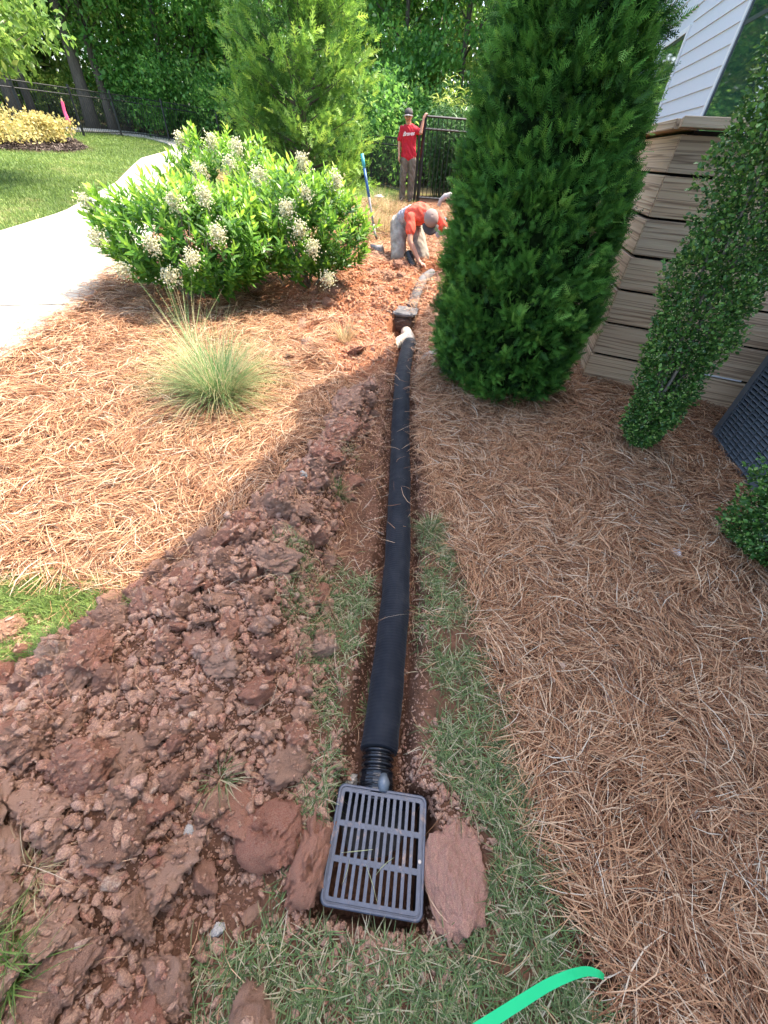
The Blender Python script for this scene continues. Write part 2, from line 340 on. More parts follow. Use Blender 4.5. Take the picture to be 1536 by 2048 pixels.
rr = ramp(N, L, oi.outputs['Random'], [(0, (.40, .37, .34)), (.5, (.58, .56, .54)), (1, (.68, .60, .52))]); c = mixc(N, L, .6, c, rr, 'OVERLAY'); L.new(c, b.inputs['Base Color']); b.inputs['Roughness'].default_value = .8; bump(N, L, b, sn.outputs[0], .0015, .5); M['timber'] = m
M['void'] = simple('gap_shade', (.012, .010, .009), .9)  # near-black colour painted as shade inside the timber box
# cloth, skin
M['red'] = simple('red_cotton', (.50, .012, .03), .85, 0, 25, .15, .004); M['coral'] = simple('coral_cotton', (.72, .10, .055), .85, 0, 25, .15, .004)
M['greyshirt'] = simple('grey_cotton', (.36, .35, .38), .9, 0, 25, .12, .004)
M['khaki'] = simple('brown_trousers', (.15, .125, .10), .9, 0, 12, .35, .006); M['tanpants'] = simple('dusty_trousers', (.30, .27, .22), .9, 0, 10, .35, .006)
M['skin'] = simple('skin', (.52, .26, .17), .5, 0, 20, .1); M['cap'] = simple('brown_cap', (.06, .05, .048), .85); M['capg'] = simple('grey_cap', (.16, .15, .155), .85); M['capback'] = simple('cap_mesh', (.30, .22, .19), .9)
M['boot'] = simple('work_boot', (.07, .05, .04), .7); M['hair'] = simple('brown_hair', (.04, .025, .015), .7); M['mud'] = simple('dark_mud', (.10, .055, .035), .9, 0, 14, .5, .01); M['white'] = simple('white_print', (.8, .8, .8), .7)
M['pink'] = simple('pink_tape', (.85, .10, .22), .5); M['wood'] = simple('pale_stake', (.50, .36, .20), .7, 0, 20, .2)
m, N, L, b = mat('green_strap'); b.inputs['Base Color'].default_value = (.03, .72, .28, 1); b.inputs['Roughness'].default_value = .35
t = N.new('ShaderNodeBsdfTranslucent'); t.inputs[0].default_value = (.05, .85, .3, 1); mx = N.new('ShaderNodeMixShader'); mx.inputs[0].default_value = .35; L.new(b.outputs[0], mx.inputs[1]); L.new(t.outputs[0], mx.inputs[2]); L.new(mx.outputs[0], N['Material Output'].inputs[0]); M['green'] = m
M['foil'] = simple('crumpled_foil', (.75, .75, .78), .3, .4, 40, .3, .004); M['bag'] = simple('pale_blue_bag', (.35, .42, .55), .4, 0, 20, .3, .005)
M['tube'] = simple('grey_tube', (.40, .36, .34), .5, 0, 12, .2); M['stone'] = simple('stone', (.42, .38, .33), .85, 0, 12, .3, .004)

# ------------------------------------------------------------------ GROUND
def axis(lo, a, b, hi, d, gr):
    r = list(np.arange(a, b, d)); s = d; x = b
    while x < hi: r.append(x); s *= gr; x += s
    r.append(hi); s = d; x = a; l = []
    while x > lo: s *= gr; x -= s; l.append(x)
    return np.array(sorted(set([lo] + [q for q in l if q > lo] + r)))
xs = axis(-90, -2.2, 1.2, 60, .011, 1.04); ys = axis(-25, -.45, 4.6, 140, .012, 1.035)
Xg, Yg = np.meshgrid(xs, ys); Zg = ground(Xg, Yg)
P_STRAWL = poly([(0, 735), (60, 690), (130, 630), (225, 560), (300, 560), (480, 590), (560, 640), (640, 700), (700, 770), (640, 860), (580, 930), (500, 1010), (420, 1080), (330, 1150), (270, 1195), (150, 1160), (0, 1150)])
P_STRAWL = np.vstack([P_STRAWL, [[-3.0, 1.2]], [[-3.1, 2.4]]])
P_STRAWR = np.array([list(hit(*p)[:2]) for p in [(830, 700), (835, 780), (840, 860), (850, 960), (880, 1040), (930, 1150), (975, 1300), (1010, 1450), (1050, 1600), (1110, 1750), (1180, 1880), (1230, 2047)]] + [[.95, -.5], [3.3, -.6], [3.5, 3.2], [1.8, 3.8], [2.3, 6], [.9, 6.0], [.35, 5.2]])
P_BED = np.array([[-2.95, 4.0], [-3.45, 5.6], [-4.2, 8.6], [-5.3, 12], [-6.4, 15], [-3, 16], [-.5, 9], [-.3, 7], [-.9, 5.5], [-.6, 3.6], [-1.5, 3.2]])
lawn = inside(P_WALK, Xg, Yg)
lw = (1 - ss(0, .1, Xg - np.interp(Yg, [p[1] for p in P_WALKL[:9]], [p[0] for p in P_WALKL[:9]]))) * (Yg < 21.5)
fardist = np.hypot(Xg, Yg)
edge = .06 * fbm(Xg, Yg, 6, 3)
def soft(P, w=.06):
    d, _ = segdist(P, Xg, Yg, True); s_ = np.where(inside(P, Xg, Yg), 1, -1); return ss(-w, w, s_ * d + edge)
m_straw = np.maximum.reduce([soft(P_STRAWL), soft(P_STRAWR), soft(P_BED)])
_, md = mound_h(Xg, Yg); m_straw *= ss(.85, 1.1, md + edge)
dtr, _ = segdist(TR, Xg, Yg); m_straw *= ss(.13, .17, dtr)
m_far = soft(P_FARDIRT, .2)
woodline = np.interp(Xg, [-30, -14, -11.5, -9.7, -6, -2, .3, 3, 20], [20, 20.8, 23.4, 23.4, 22.5, 19.5, 16, 15, 15])
m_wood = ss(-.3, .3, Yg - woodline)
m_lawn = np.maximum(lw, ss(0, .5, Yg - 8.5) * ss(-.2, .4, -Xg - .2) * (Xg > -6))
m_lawn = np.maximum(m_lawn, ss(15, 16, fardist) * (1 - m_wood))
P_MULCH = poly([(-250, 255), (0, 245), (60, 262), (150, 280), (178, 298), (150, 305), (60, 303), (0, 300), (-250, 300)])
m_mulch = soft(P_MULCH, .25)
me = mesh_np('ground', np.stack([Xg, Yg, Zg], -1).reshape(-1, 3),
    (lambda a: np.stack([a[:-1, :-1], a[:-1, 1:], a[1:, 1:], a[1:, :-1]], -1).reshape(-1, 4))(np.arange(Xg.size).reshape(Xg.shape)), smooth=True,
    attrs=dict(m_straw=m_straw, m_far=m_far, m_lawn=m_lawn * (1 - m_mulch), m_wood=m_wood, m_mulch=m_mulch))
tag(mkobj('ground', me, M['ground']), kind='structure')

# concrete walk in panels
mb = MB(); Rr = np.array(P_WALKR); Ll = np.array(P_WALKL)
def along(P, s):
    d = np.concatenate([[0], np.cumsum(np.hypot(*np.diff(P, axis=0).T))]); s = s * d[-1]; return np.array([np.interp(s, d, P[:, 0]), np.interp(s, d, P[:, 1])])
npan = 20
for k in range(npan):
    a, e = (k + .008) / npan, (k + .992) / npan; rows = []
    for q in range(5):
        s_ = a + (e - a) * q / 4; r = along(Rr, s_); l = along(Ll, s_)
        for j in range(7):
            p = r + (l - r) * j / 6; rows.append((p[0], p[1], float(g0(p[0], p[1])) + .035))
    top = np.array(rows); bot = top - [0, 0, .12]; n = len(top); F_ = []
    for q in range(4):
        for j in range(6): i = q * 7 + j; F_.append((i, i + 1, i + 8, i + 7))
    bd = [j for j in range(7)] + [q * 7 + 6 for q in range(1, 5)] + [28 + j for j in range(5, -1, -1)] + [q * 7 for q in range(3, 0, -1)]
    for i in range(len(bd)): a_, b_ = bd[i], bd[(i + 1) % len(bd)]; F_.append((a_, a_ + n, b_ + n, b_))
    mb.add(np.vstack([top, bot]), F_)
tag(mb.build('concrete_path', M['conc']), kind='structure')

# ------------------------------------------------------------------ HOUSE
D1 = np.array([.1736, .9848, 0]); WN = np.array([-.9848, .1736, 0]); W0 = np.array([4.53, 10.58, 0])
def wp(s, z, out=0.): return W0 + D1 * s + WN * out + np.array([0, 0, z])
def wallpix(u, v):
    r = ray(u, v); t = (WN.dot(W0) - WN[2] * H) / WN.dot(r); p = np.array([0, 0, H]) + r * t; return (p - W0).dot(D1), p[2]
RW = np.stack([D1, -WN, [0, 0, 1]], axis=1)   # local x along wall, y into house
house = empty('house', (W0[0], W0[1], 0), 'tall house with pale lap siding and dark windows rising behind the timber retaining box', 'house')
win = []
a0, ztop = wallpix(1377, 65); a1, _ = wallpix(1346, 84); win.append((a0, a1 + .55, 2.0, ztop))
b1, _ = wallpix(1410, 228); b1b, _ = wallpix(1505, 10); bl = .5 * (b1 + b1b); win.append((bl - 1.5, bl, 2.0, 4.6))
EX = .19; z = 0.1
# shadow-matched roofline
SH = [(-2.2, -2.0), (-1.5, .65), (-1.17, 1.06), (-.56, 2.97), (.0, 4.19), (.42, 5.6)]
rl = []
for (x_, y_) in SH:
    p = np.array([x_, y_, float(g0(x_, y_))]); t = (WN.dot(W0) + .45 - WN.dot(p)) / WN.dot(SD); q = p + SD * t; rl.append(((q - W0).dot(D1), q[2]))
s_lo, s_hi = -16., rl[-1][0]
rl = [(s_lo, rl[0][1])] + rl
def roofz(s): return np.interp(s, [a for a, _ in rl] + [s_hi + .01, 40], [b for _, b in rl] + [4.9, 4.9])
segs = [(s_lo, win[1][0] - .09), (win[1][1] + .09, win[0][0] - .10), (win[0][1] + .10, 7.0)]
mb = MB(); k = 0
while z < 11:
    for (sa, sb) in segs + [(win[1][0] - .09, win[1][1] + .09), (win[0][0] - .10, win[0][1] + .10)]:
        iswin = (sa, sb) not in segs
        if iswin:
            W_ = win[1] if sa < win[0][0] - 1 else win[0]
            if z + EX > W_[2] - .1 and z < W_[3] + .1: continue
        cuts = [sa] + [c for c in [a for a, _ in rl] if sa < c < sb] + [sb]
        for c0, c1 in zip(cuts[:-1], cuts[1:]):
            if z > min(roofz(c0 + .02), roofz(c1 - .02)) - .1: continue
            V = [wp(c0, z, .018), wp(c1, z, .018), wp(c1, z + EX, .004), wp(c0, z + EX, .004), wp(c0, z, 0), wp(c1, z, 0)]
            mb.add(V, [(0, 1, 2, 3), (4, 5, 1, 0)])
    z += EX
keep_world(mb.build('siding', M['siding']), house)
mb = MB()   # solid core of the house behind the siding
for c0, c1 in zip([a for a, _ in rl[:-1]], [a for a, _ in rl[1:]]):
    z0, z1 = roofz(c0), roofz(c1 - .001)
    for dd in [0]:
        P_ = [wp(c0, -.5, -.01), wp(c1, -.5, -.01), wp(c1, z1, -.01), wp(c0, z0, -.01)]; Q_ = [p - WN * 6 for p in P_]
        mb.add(P_ + Q_, [(0, 1, 2, 3), (7, 6, 5, 4), (3, 2, 6, 7), (1, 5, 6, 2), (0, 3, 7, 4)])
P_ = [wp(s_hi, -.5, -.01), wp(7, -.5, -.01), wp(7, 4.9, -.01), wp(s_hi, 4.9, -.01)]; Q_ = [p - WN * 6 for p in P_]
mb.add(P_ + Q_, [(0, 1, 2, 3), (7, 6, 5, 4), (3, 2, 6, 7), (1, 5, 6, 2), (0, 3, 7, 4)])
keep_world(mb.build('wall_core', M['siding']), house)
mb = MB()
for c0, c1 in zip([a for a, _ in rl[:-1]], [a for a, _ in rl[1:]]):
    z0, z1 = roofz(c0), roofz(c1 - .001); A = [wp(c0, z0 - .12, .45), wp(c1, z1 - .12, .45), wp(c1, z1, .45), wp(c0, z0, .45)]; B = [wp(c0, z0 - .12, -.0), wp(c1, z1 - .12, -.0), wp(c1, z1 + 2.4, -6.2), wp(c0, z0 + 2.4, -6.2)]
    mb.add(A + B, [(0, 1, 2, 3), (3, 2, 6, 7), (0, 4, 5, 1), (1, 5, 6, 2), (0, 3, 7, 4)])
keep_world(mb.build('roof', M['roofing']), house)
for (sa, sb, za, zb), mirror in zip(win, (0, 1)):
    cs, cz = (sa + sb) / 2, (za + zb) / 2; W_, H_ = sb - sa, zb - za
    mb = MB(); T_ = .075
    for (c_, h_, sz) in (((sa - T_ / 2), cz, (T_, .03, H_ + 2 * T_)), ((sb + T_ / 2), cz, (T_, .03, H_ + 2 * T_)), (cs, zb + T_ / 2, (W_, .028, T_)), (cs, za - T_ / 2, (W_, .028, T_))):
        mb.box(wp(c_, h_, .02), sz, RW)
    wd = mb.build('window', M['trim']); keep_world(wd, house)
    mb = MB(); T_ = .045
    for (c_, h_, sz) in ((sa + T_ / 2, cz, (T_, .05, H_)), (sb - T_ / 2, cz, (T_, .05, H_)), (cs, zb - T_ / 2, (W_ - .1, .05, T_)), (cs, za + T_ / 2, (W_ - .1, .05, T_)), (cs, za + H_ * .42, (W_ - .1, .04, T_))):
        mb.box(wp(c_, h_, -.005), sz, RW)
    o = mb.build('sash', M['frame']); o.parent = wd; o.matrix_parent_inverse = wd.matrix_parent_inverse.copy(); o.matrix_parent_inverse = Matrix.Identity(4)
    mb = MB(); mb.box(wp(cs, cz, .008), (W_ - .05, .006, H_ - .05), RW); o = mb.build('glass', M['glass']); o.parent = wd

# ------------------------------------------------------------------ TIMBER RETAINING BOX
CN = np.array([1.835, 3.77]); A2 = rad(-21); D2 = np.array([math.cos(A2), math.sin(A2), 0])
box_ = empty('timber_retaining_wall', (CN[0], CN[1], .14), 'weathered board retaining box with cap rail between the arborvitae and the grey unit', 'retaining wall')
bz = [.10, .395, .66, .917, 1.158, 1.398, 1.648, 1.86]
def board(p0, d, length, z0, z1, th=.04, name='board', out=0.):
    n = np.array([d[1], -d[0], 0]) if name else None
    mb = MB(); mb.box((length / 2, 0, (z1 - z0) / 2), (length, th, z1 - z0)); o = mb.build(name, M['timber'], None, bevel=.004)
    o.parent = box_; o.location = (p0[0] - CN[0], p0[1] - CN[1], z0 - .14); o.rotation_euler = (0, 0, math.atan2(d[1], d[0])); return o
for i in range(7):
    g_ = .018; off = random.uniform(-.008, .008)
    z0, z1 = bz[i] + (0 if i else -.1), bz[i + 1] - g_
    board(CN - D2[:2] * (.022 + off), D2, 1.8, z0, z1 + random.uniform(-.004, .004))
    board(CN + D1[:2] * .024 + np.array([-.002 - off * .5, 0]), D1, 3.2, z0, z1 + random.uniform(-.004, .004))
o = board(CN - D2[:2] * .07 - D1[:2] * .05, D2, 1.85, 1.872, 1.925, .17, 'cap_rail'); o = board(CN + D1[:2] * .06 - D2[:2] * .0, D1, 3.1, 1.869, 1.922, .16, 'cap_rail')
mb = MB(); V = [CN + D2[:2] * .06 + D1[:2] * .05, CN + D2[:2] * 1.7 + D1[:2] * .05, CN + D2[:2] * 1.7 + D1[:2] * 3.2, CN + D2[:2] * .06 + D1[:2] * 3.2]
mb.add([(*p, -.1) for p in V] + [(*p, 1.868) for p in V], [(0, 1, 5, 4), (1, 2, 6, 5), (2, 3, 7, 6), (3, 0, 4, 7), (4, 5, 6, 7)]); keep_world(mb.build('dark_backing', M['void']), box_)  # added dark backing, makes the gaps between boards look shaded
mb = MB(); q = CN + D2[:2] * 1.0 + np.array([-.2, -.95]) * .0; mb.box((q[0], q[1], .392), (.36, .05, .012), rotz(A2)); keep_world(mb.build('white_strip', M['trim']), box_)  # thin white strip in the gap above the lowest board

# ------------------------------------------------------------------ AC UNIT
AC = np.array([2.60, 2.90]); ac = empty('louvred_air_conditioner', (AC[0], AC[1], G(*AC)), 'slate grey louvred metal unit standing against the timber wall at the right edge', 'air conditioner', rz=math.atan2(D1[1], D1[0]) - math.pi / 2)
# local: +x into house side, -y towards camera, corner at origin
Hc, Wd = 1.0, .75; mb = MB(); mb.box((Wd / 2, -Wd / 2, Hc / 2), (Wd - .07, Wd - .07, Hc - .02)); mb.build('inner_case', M['acdark'], ac)
mb = MB(); mb.box((Wd / 2, -Wd / 2, Hc + .02), (Wd + .02, Wd + .02, .05)); mb.build('lid', M['acm'], ac, bevel=.012)
for (px, py) in ((.0, 0), (Wd, 0), (0, -Wd), (Wd, -Wd)):
    mb = MB(); sx = 1 if px == 0 else -1; sy = -1 if py == 0 else 1
    mb.box((px + sx * .003, py + sy * .03, Hc / 2), (.006, .06, Hc)); mb.box((px + sx * .036, py + sy * .003, Hc / 2), (.06, .006, Hc)); mb.build('corner_post', M['acm'], ac)
for f_ in range(2):
    mb = MB(); zz = .02
    while zz < Hc - .02:
        c, s = math.cos(rad(35)), math.sin(rad(35))
        if f_ == 0: mb.box((.012, -Wd / 2, zz), (.022, Wd - .10, .004), [[c, 0, -s], [0, 1, 0], [s, 0, c]])
        else: mb.box((Wd / 2, -.012, zz), (Wd - .12, .022, .004), [[1, 0, 0], [0, c, s], [0, -s, c]])
        zz += .03
    for q in range(1, 9):
        if f_ == 0: mb.box((.001, -Wd * q / 9, Hc / 2), (.004, .006, Hc - .03))
        else: mb.box((Wd * q / 9, -.001, Hc / 2), (.006, .004, Hc - .03))
    mb.build('louvre_panel', M['acm'], ac)

# ------------------------------------------------------------------ CATCH BASIN + PIPE
def rockdirs(sub):
    bm = bmesh.new(); bmesh.ops.create_icosphere(bm, subdivisions=sub, radius=1); V = np.array([v.co[:] for v in bm.verts]); Fc = np.array([[v.index for v in f.verts] for f in bm.faces]); bm.free(); return V, Fc
RV4, RF4 = rockdirs(5); RV3, RF3 = rockdirs(4); RV1, RF1 = rockdirs(2); RV0, RF0 = rockdirs(1)
GZ = .022
cb = empty('catch_basin', (GR_C[0], GR_C[1], GZ), 'square blue-grey plastic drain basin with slotted grate at the near end of the trench', 'drain', rz=GR_R)
S = .305
def rrect(h, r, n=6):
    P_ = []
    for (cx, cy, a0_) in ((h - r, h - r, 0), (-h + r, h - r, 90), (-h + r, -h + r, 180), (h - r, -h + r, 270)):
        for k in range(n + 1): a = rad(a0_ + 90 * k / n); P_.append((cx + r * math.cos(a), cy + r * math.sin(a)))
    return P_
mb = MB(); rings = [(S / 2, .022, -.016), (S / 2 + .001, .022, -.004), (S / 2 - .002, .021, 0), (S / 2 - .007, .017, .0), (S / 2 - .008, .016, -.004), (S / 2 - .011, .014, -.004), (S / 2 - .012, .013, -.001), (S / 2 - .022, .006, -.001), (S / 2 - .022, .006, -.016)]
V = []; n = 28
for (h_, r_, z_) in rings: V += [(x_, y_, z_) for x_, y_ in rrect(h_, r_)]
Fc = [(i * n + j, i * n + (j + 1) % n, (i + 1) * n + (j + 1) % n, (i + 1) * n + j) for i in range(len(rings) - 1) for j in range(n)]
Fc += [((len(rings) - 1) * n + j, (len(rings) - 1) * n + (j + 1) % n, (j + 1) % n, j) for j in range(n)]
mb.add(V, Fc); mb.build('rim', M['grate'], cb)
mb = MB(); inn = S / 2 - .0215; ns = 12; pitch = 2 * inn / ns
for k in range(1, ns): mb.box((-inn + k * pitch, 0, -.009), (pitch * .46, 2 * inn + .002, .0145))
for yy in (-.0445, .0445): mb.box((0, yy, -.0095), (2 * inn + .002, .015, .0150))
for k in range(1, ns):
    for yy in (-.089, -.0445, 0, .0445, .089):
        if True:
            Vt, Ft = tube([(-inn + k * pitch, yy, -.004), (-inn + k * pitch, yy, -.0008)], [.0034, .0028], 8); mb.add(Vt, Ft)
mb.build('grate', M['grate'], cb)
mb = MB()
for sx, sy in ((1, 0), (-1, 0), (0, 1), (0, -1)): mb.box((sx * (S / 2 - .012), sy * (S / 2 - .012), -.11), (.006 if sx else S - .032, .006 if sy else S - .032, .18))
mb.box((0, 0, -.19), (S - .02, S - .02, .01)); mb.build('basin_box', M['dullblack'], cb)
mb = MB(); mb.add(*tube([(S / 2 - .016, -.02, -.002), (S / 2 - .016, -.02, .003)], [.006, .005], 10)); mb.build('screw', M['steel'], cb)
# sock pipe
pp = empty('drain_pipe', (PIPE[3][0], PIPE[3][1], PIPE[3][2]), 'long black fabric-wrapped drain pipe lying in the trench from the near grate', 'pipe')
P3 = np.array(PIPE); Pd = []
for i in range(len(P3) - 1):
    for q in np.linspace(0, 1, 10, endpoint=False): Pd.append(P3[i] * (1 - q) + P3[i + 1] * q)
Pd = np.array(Pd + [P3[-1]])
for _ in range(6): Pd[1:-1] = (Pd[:-2] + Pd[1:-1] * 2 + Pd[2:]) / 4
sel = Pd[:, 1] > .47; S1 = Pd[sel]; fine = []
for i in range(len(S1) - 1):
    for q in np.linspace(0, 1, 4, endpoint=False): fine.append(S1[i] * (1 - q) + S1[i + 1] * q)
fine = np.array(fine); rr_ = .0715 + .0022 * np.array([vn(p[1], 0.3, 12) + vn(p[1], 5.3, 40) * .4 for p in fine]) + .0008 * np.sin(fine[:, 1] * 2 * math.pi / .02) * ss(1.6, 2.2, fine[:, 1])
rr_[-6:] *= np.linspace(1, .8, 6)
mb = MB(); mb.tube(fine, rr_, 40); Va = np.array(mb.V); cen = np.concatenate([np.repeat(fine, 40, axis=0), fine[:1], fine[-1:]]); dv = Va - cen; ln = np.linalg.norm(dv, axis=1, keepdims=True) + 1e-6
wr = np.array([mnoise.fractal(Vector((v[0] * 26, v[1] * 7, v[2] * 26)), .8, 2.1, 4) for v in Va]) + .6 * np.array([mnoise.noise(Vector((v[0] * 60, v[1] * 22, v[2] * 60))) for v in Va]); mb.V = [tuple(q) for q in Va + dv / ln * (.0035 * wr)[:, None]]
keep_world(mb.build('filter_sock', M['sock'], None, smooth=True), pp)
q0, q1 = np.array([.048, .31, -.045]), np.array([*fine[1][:2], fine[1][2]]); L_ = np.linspace(0, 1, 120); pts = q0[None] * (1 - L_)[:, None] + (q1 + np.array([0, .03, 0]))[None] * L_[:, None]
mb = MB(); mb.tube(pts, .056 + .006 * np.sign(np.sin(L_ * 2 * math.pi * 9)) * np.abs(np.sin(L_ * 2 * math.pi * 9)) ** .4, 28); keep_world(mb.build('corrugated_end', M['blackpl'], None, smooth=True), pp)
mb = MB(); L_ = np.linspace(0, 1, 16); mb.tube([q0 + (q1 - q0) * (.10 + .42 * t) for t in L_], [.0645 + .004 * random.uniform(-1, 1) for t in L_], 14); o = mb.build('tape_wrap', M['blackpl'], None); keep_world(o, pp)
mb = MB(); mb.tube([(.075, .335, .012), (.074, .36, .018), (.073, .385, .012)], [.018, .022, .012], 10); keep_world(mb.build('pale_fitting', M['acm'], None, smooth=True), pp)

# second basin
B2 = np.array([.04, 5.08]); zb = float(g0(.04, 5.08)) - .02
b2 = empty('far_catch_basin', (B2[0], B2[1], zb), 'mud-caked square basin with grey lid halfway along the trench', 'drain', rz=rad(-8))
SQ = np.sign(RV4) * np.abs(RV4) ** .45; sqn = np.array([mnoise.fractal(Vector(v * 2.5), .7, 2, 5) for v in RV4])[:, None]
mb = MB(); mb.box((0, 0, .05), (.33, .30, .022), [[.99, 0, .06], [0, 1, .05], [-.06, -.05, .99]]); me = mesh_np('lid', SQ * [.165, .15, .014] * (1 + .10 * sqn) + [0, 0, .05] + np.stack([0 * sqn[:, 0], 0 * sqn[:, 0], .02 * sqn[:, 0]], 1), RF4, smooth=True); mkobj('lid', me, M['greysock'], b2)
me = mesh_np('box', SQ * [.155, .14, .12] * (1 + .16 * sqn) + [0, 0, -.09], RF4, smooth=True); mkobj('box', me, M['mud'], b2)
fit = empty('pipe_fitting', (.14, 4.55, G(.14, 4.55) + .02), 'pale dirty corrugated branch fitting joining the black pipe to the far basin', 'pipe fitting')
def corr(pts, r, n, amp, name, mt, par):
    pts = np.array(pts, float); t = np.linspace(0, 1, n * 6); idx = t * (len(pts) - 1); P_ = np.stack([np.interp(idx, range(len(pts)), pts[:, k]) for k in range(3)], 1)
    mb = MB(); mb.tube(P_, r + amp * np.sin(t * n * 2 * math.pi), 18); return keep_world(mb.build(name, mt, None, smooth=True), par)
e = PIPE[-1]; zf = e[2] - .0
corr([(e[0] + .01, e[1] - .02, zf), (.13, 4.52, zf + .0), (.09, 4.90, zf - .05)], .06, 9, .005, 'main_run', M['greyfit'], fit)
corr([(.10, 4.56, zf + .0), (.02, 4.40, zf + .0), (-.05, 4.26, zf - .02)], .052, 7, .005, 'side_branch', M['greyfit'], fit)
mb = MB(); mb.tube([(e[0], e[1] - .05, zf - .01), (e[0] + .01, e[1] + .02, zf + .01)], [.073, .073], 20); keep_world(mb.build('collar', M['dullblack'], None, smooth=True), fit)
fp = [hit(*p, .0) + [0, 0, .0] for p in [(822, 618), (830, 596), (838, 575), (848, 556), (866, 546)]]
mb = MB(); fpd = []
for i in range(4):
    for q in np.linspace(0, 1, 6, endpoint=False): fpd.append(fp[i] * (1 - q) + fp[i + 1] * q)
mb.tube(fpd, [.065 + .006 * random.uniform(-1, 1) for _ in fpd], 16); tag(mb.build('far_drain_pipe', M['greysock'], None, smooth=True), 'sunlit-grey fabric-wrapped pipe running from the far basin towards the kneeling worker', 'pipe')

# ------------------------------------------------------------------ CLODS
def rockshape(V, seed, flat=1., rough=1.):
    r = np.random.default_rng(seed); nk = 13 if len(V) > 500 else 7; nr = r.normal(size=(nk, 3)); nr /= np.linalg.norm(nr, axis=1, keepdims=True); d = r.uniform(.62 if len(V) > 500 else .35, 1.05, nk)
    dots = V @ nr.T; rr = np.min(np.where(dots > .05, d[None] / np.maximum(dots, .05), 9), axis=1); rr = np.minimum(rr, 1.25)
    if len(V) > 100:
        o = r.uniform(0, 50, 3); nn = np.array([mnoise.fractal(Vector(v * 2.4 + o), .55, 2.2, 7) for v in V]); rr = rr * .88 + .12; rr = rr * (1 + .24 * rough * nn)
        n2 = np.array([mnoise.noise(Vector(v * 9 + o)) + .7 * mnoise.noise(Vector(v * 19 + o)) for v in V]); n3 = np.array([abs(mnoise.noise(Vector(v * 5 - o))) for v in V]); rr += (.10 * n2 - .22 * np.maximum(0, .12 - n3)) * rough
    if len(V) <= 100: rr = rr * r.uniform(.8, 1.2, len(V))
    P_ = V * rr[:, None]; P_ *= np.array([1, r.uniform(.65, .95), flat * r.uniform(.7, 1)]); return P_
def lumpshape(seed, sc, rough=.12):
    r = np.random.default_rng(seed); o = r.uniform(0, 50, 3); P_ = RV4 * np.array(sc); a = np.array([mnoise.fractal(Vector(v * .9 + o), 1., 2.0, 3) for v in RV4]); b_ = np.array([mnoise.fractal(Vector(v * 5 + o), .8, 2.0, 5) for v in RV4]); m_ = np.array([max(0, mnoise.noise(Vector(v * 1.5 - o)) + .1) for v in RV4]); cr = np.array([abs(mnoise.noise(Vector(v * 2.5 + o * .5))) for v in RV4])
    return P_ * (1 + .13 * a + rough * b_ * (m_ * 3) - .5 * np.maximum(0, .04 - cr))[:, None]
variants = []; COARSE = {}; CB = MB()
for k in range(14):
    P_ = rockshape(RV4, 100 + k, [1, .8, .45, .3][k % 4]); me = mesh_np('clod', P_, RF4); me.materials.append(M['clay']); variants.append(me); COARSE[me.name] = rockshape(RV3, 100 + k, [1, .8, .45, .3][k % 4])
redv = []
for k in range(4):
    P_ = rockshape(RV4, 300 + k, [.7, .4][k % 2], .8); me = mesh_np('red_clod', P_, RF4); me.materials.append(M['redclay']); redv.append(me); COARSE[me.name] = rockshape(RV3, 300 + k, [.7, .4][k % 2], .8)
def clod(me, x, y, s, sink=.25, label=None, group=None, rot=None, sc=None, name='clay_clod', cat='clay clod'):
    o = bpy.data.objects.new(name, me); COL.objects.link(o); o.location = (x, y, G(x, y) + s * (.5 - sink))
    o.rotation_euler = rot or (random.uniform(-.5, .5), random.uniform(-.5, .5), random.uniform(0, 6.28)); o.scale = sc or (s, s, s)
    if me.name in COARSE and y < 3.4:
        mw = np.array(Matrix.LocRotScale(o.location, o.rotation_euler, o.scale)); CB.V.append(COARSE[me.name] @ mw[:3, :3].T + mw[:3, 3]); CB.F.append(RF3 + CB.n); CB.n += len(RV3)
    return tag(o, label, cat, group)
# individual ones seen in the photo: (u, v, half size m, mesh, label)
SPEC = [((205, 1545), .115, redv[0], 'large crimson clay clod in the middle of the near heap'),
 ((225, 1345), .085, redv[2], 'dark red rounded clod at the upper edge of the near heap'),
 ((330, 1735), .10, variants[3], 'broad flat pinkish clay slab low in the near heap'),
 ((130, 1960), .085, variants[7], 'flat reddish slab standing on edge at the bottom left corner'),
 ((360, 1160), .085, variants[0], 'brown clod with reddish face where the heap meets the sunlit straw'),
 ((560, 1170), .11, variants[2], 'wide grey-brown clod slab beside the trench grass'),
 ((560, 1020), .085, redv[1], 'flat red clay slab on the narrow part of the bank'),
 ((600, 990), .07, redv[3], 'red clay plate leaning on the bank above the grass tuft'),
 ((650, 950), .11, redv[1], 'long red clay plate lying on the bank beyond the grass tuft'),
 ((680, 905), .12, redv[3], 'long brick red plate at the shadow edge'),
 ((700, 845), .13, variants[6], 'flat brown plate with red tip near the far shadow edge'),
 ((110, 1500), .075, variants[4], 'tan crumbly clod near the left edge of the heap'),
 ((375, 1510), .035, variants[0], 'small pale rounded clod alone in the middle of the heap'),
 ((170, 1480), .05, variants[5], 'smooth pale grey clod leaning on the large crimson one'),
 ((365, 1570), .05, variants[1], 'buff clod below the small pale one'),
 
 ((40, 1720), .08, variants[9], 'brown clod at the left edge below the heap middle'),
 ((60, 1360), .07, variants[1], 'crumbly brown clod at the top left of the heap'),
 ((255, 1390), .06, variants[8], 'squared brown clod below the heap top'),
 ((440, 1440), .05, variants[11], 'angular tan clod near the heap centre'),
 ((590, 1470), .045, redv[2], 'small red clod at the heap foot near the trench')]
placed = []
for (uv, s, me, lab) in SPEC:
    p = hit(*uv, .08 if uv[1] > 1200 else .03); clod(me, p[0], p[1], s, .35, lab, rot=(random.uniform(-.3, .3), random.uniform(-.3, .3), random.uniform(0, 6))); placed.append((p[0], p[1], s))
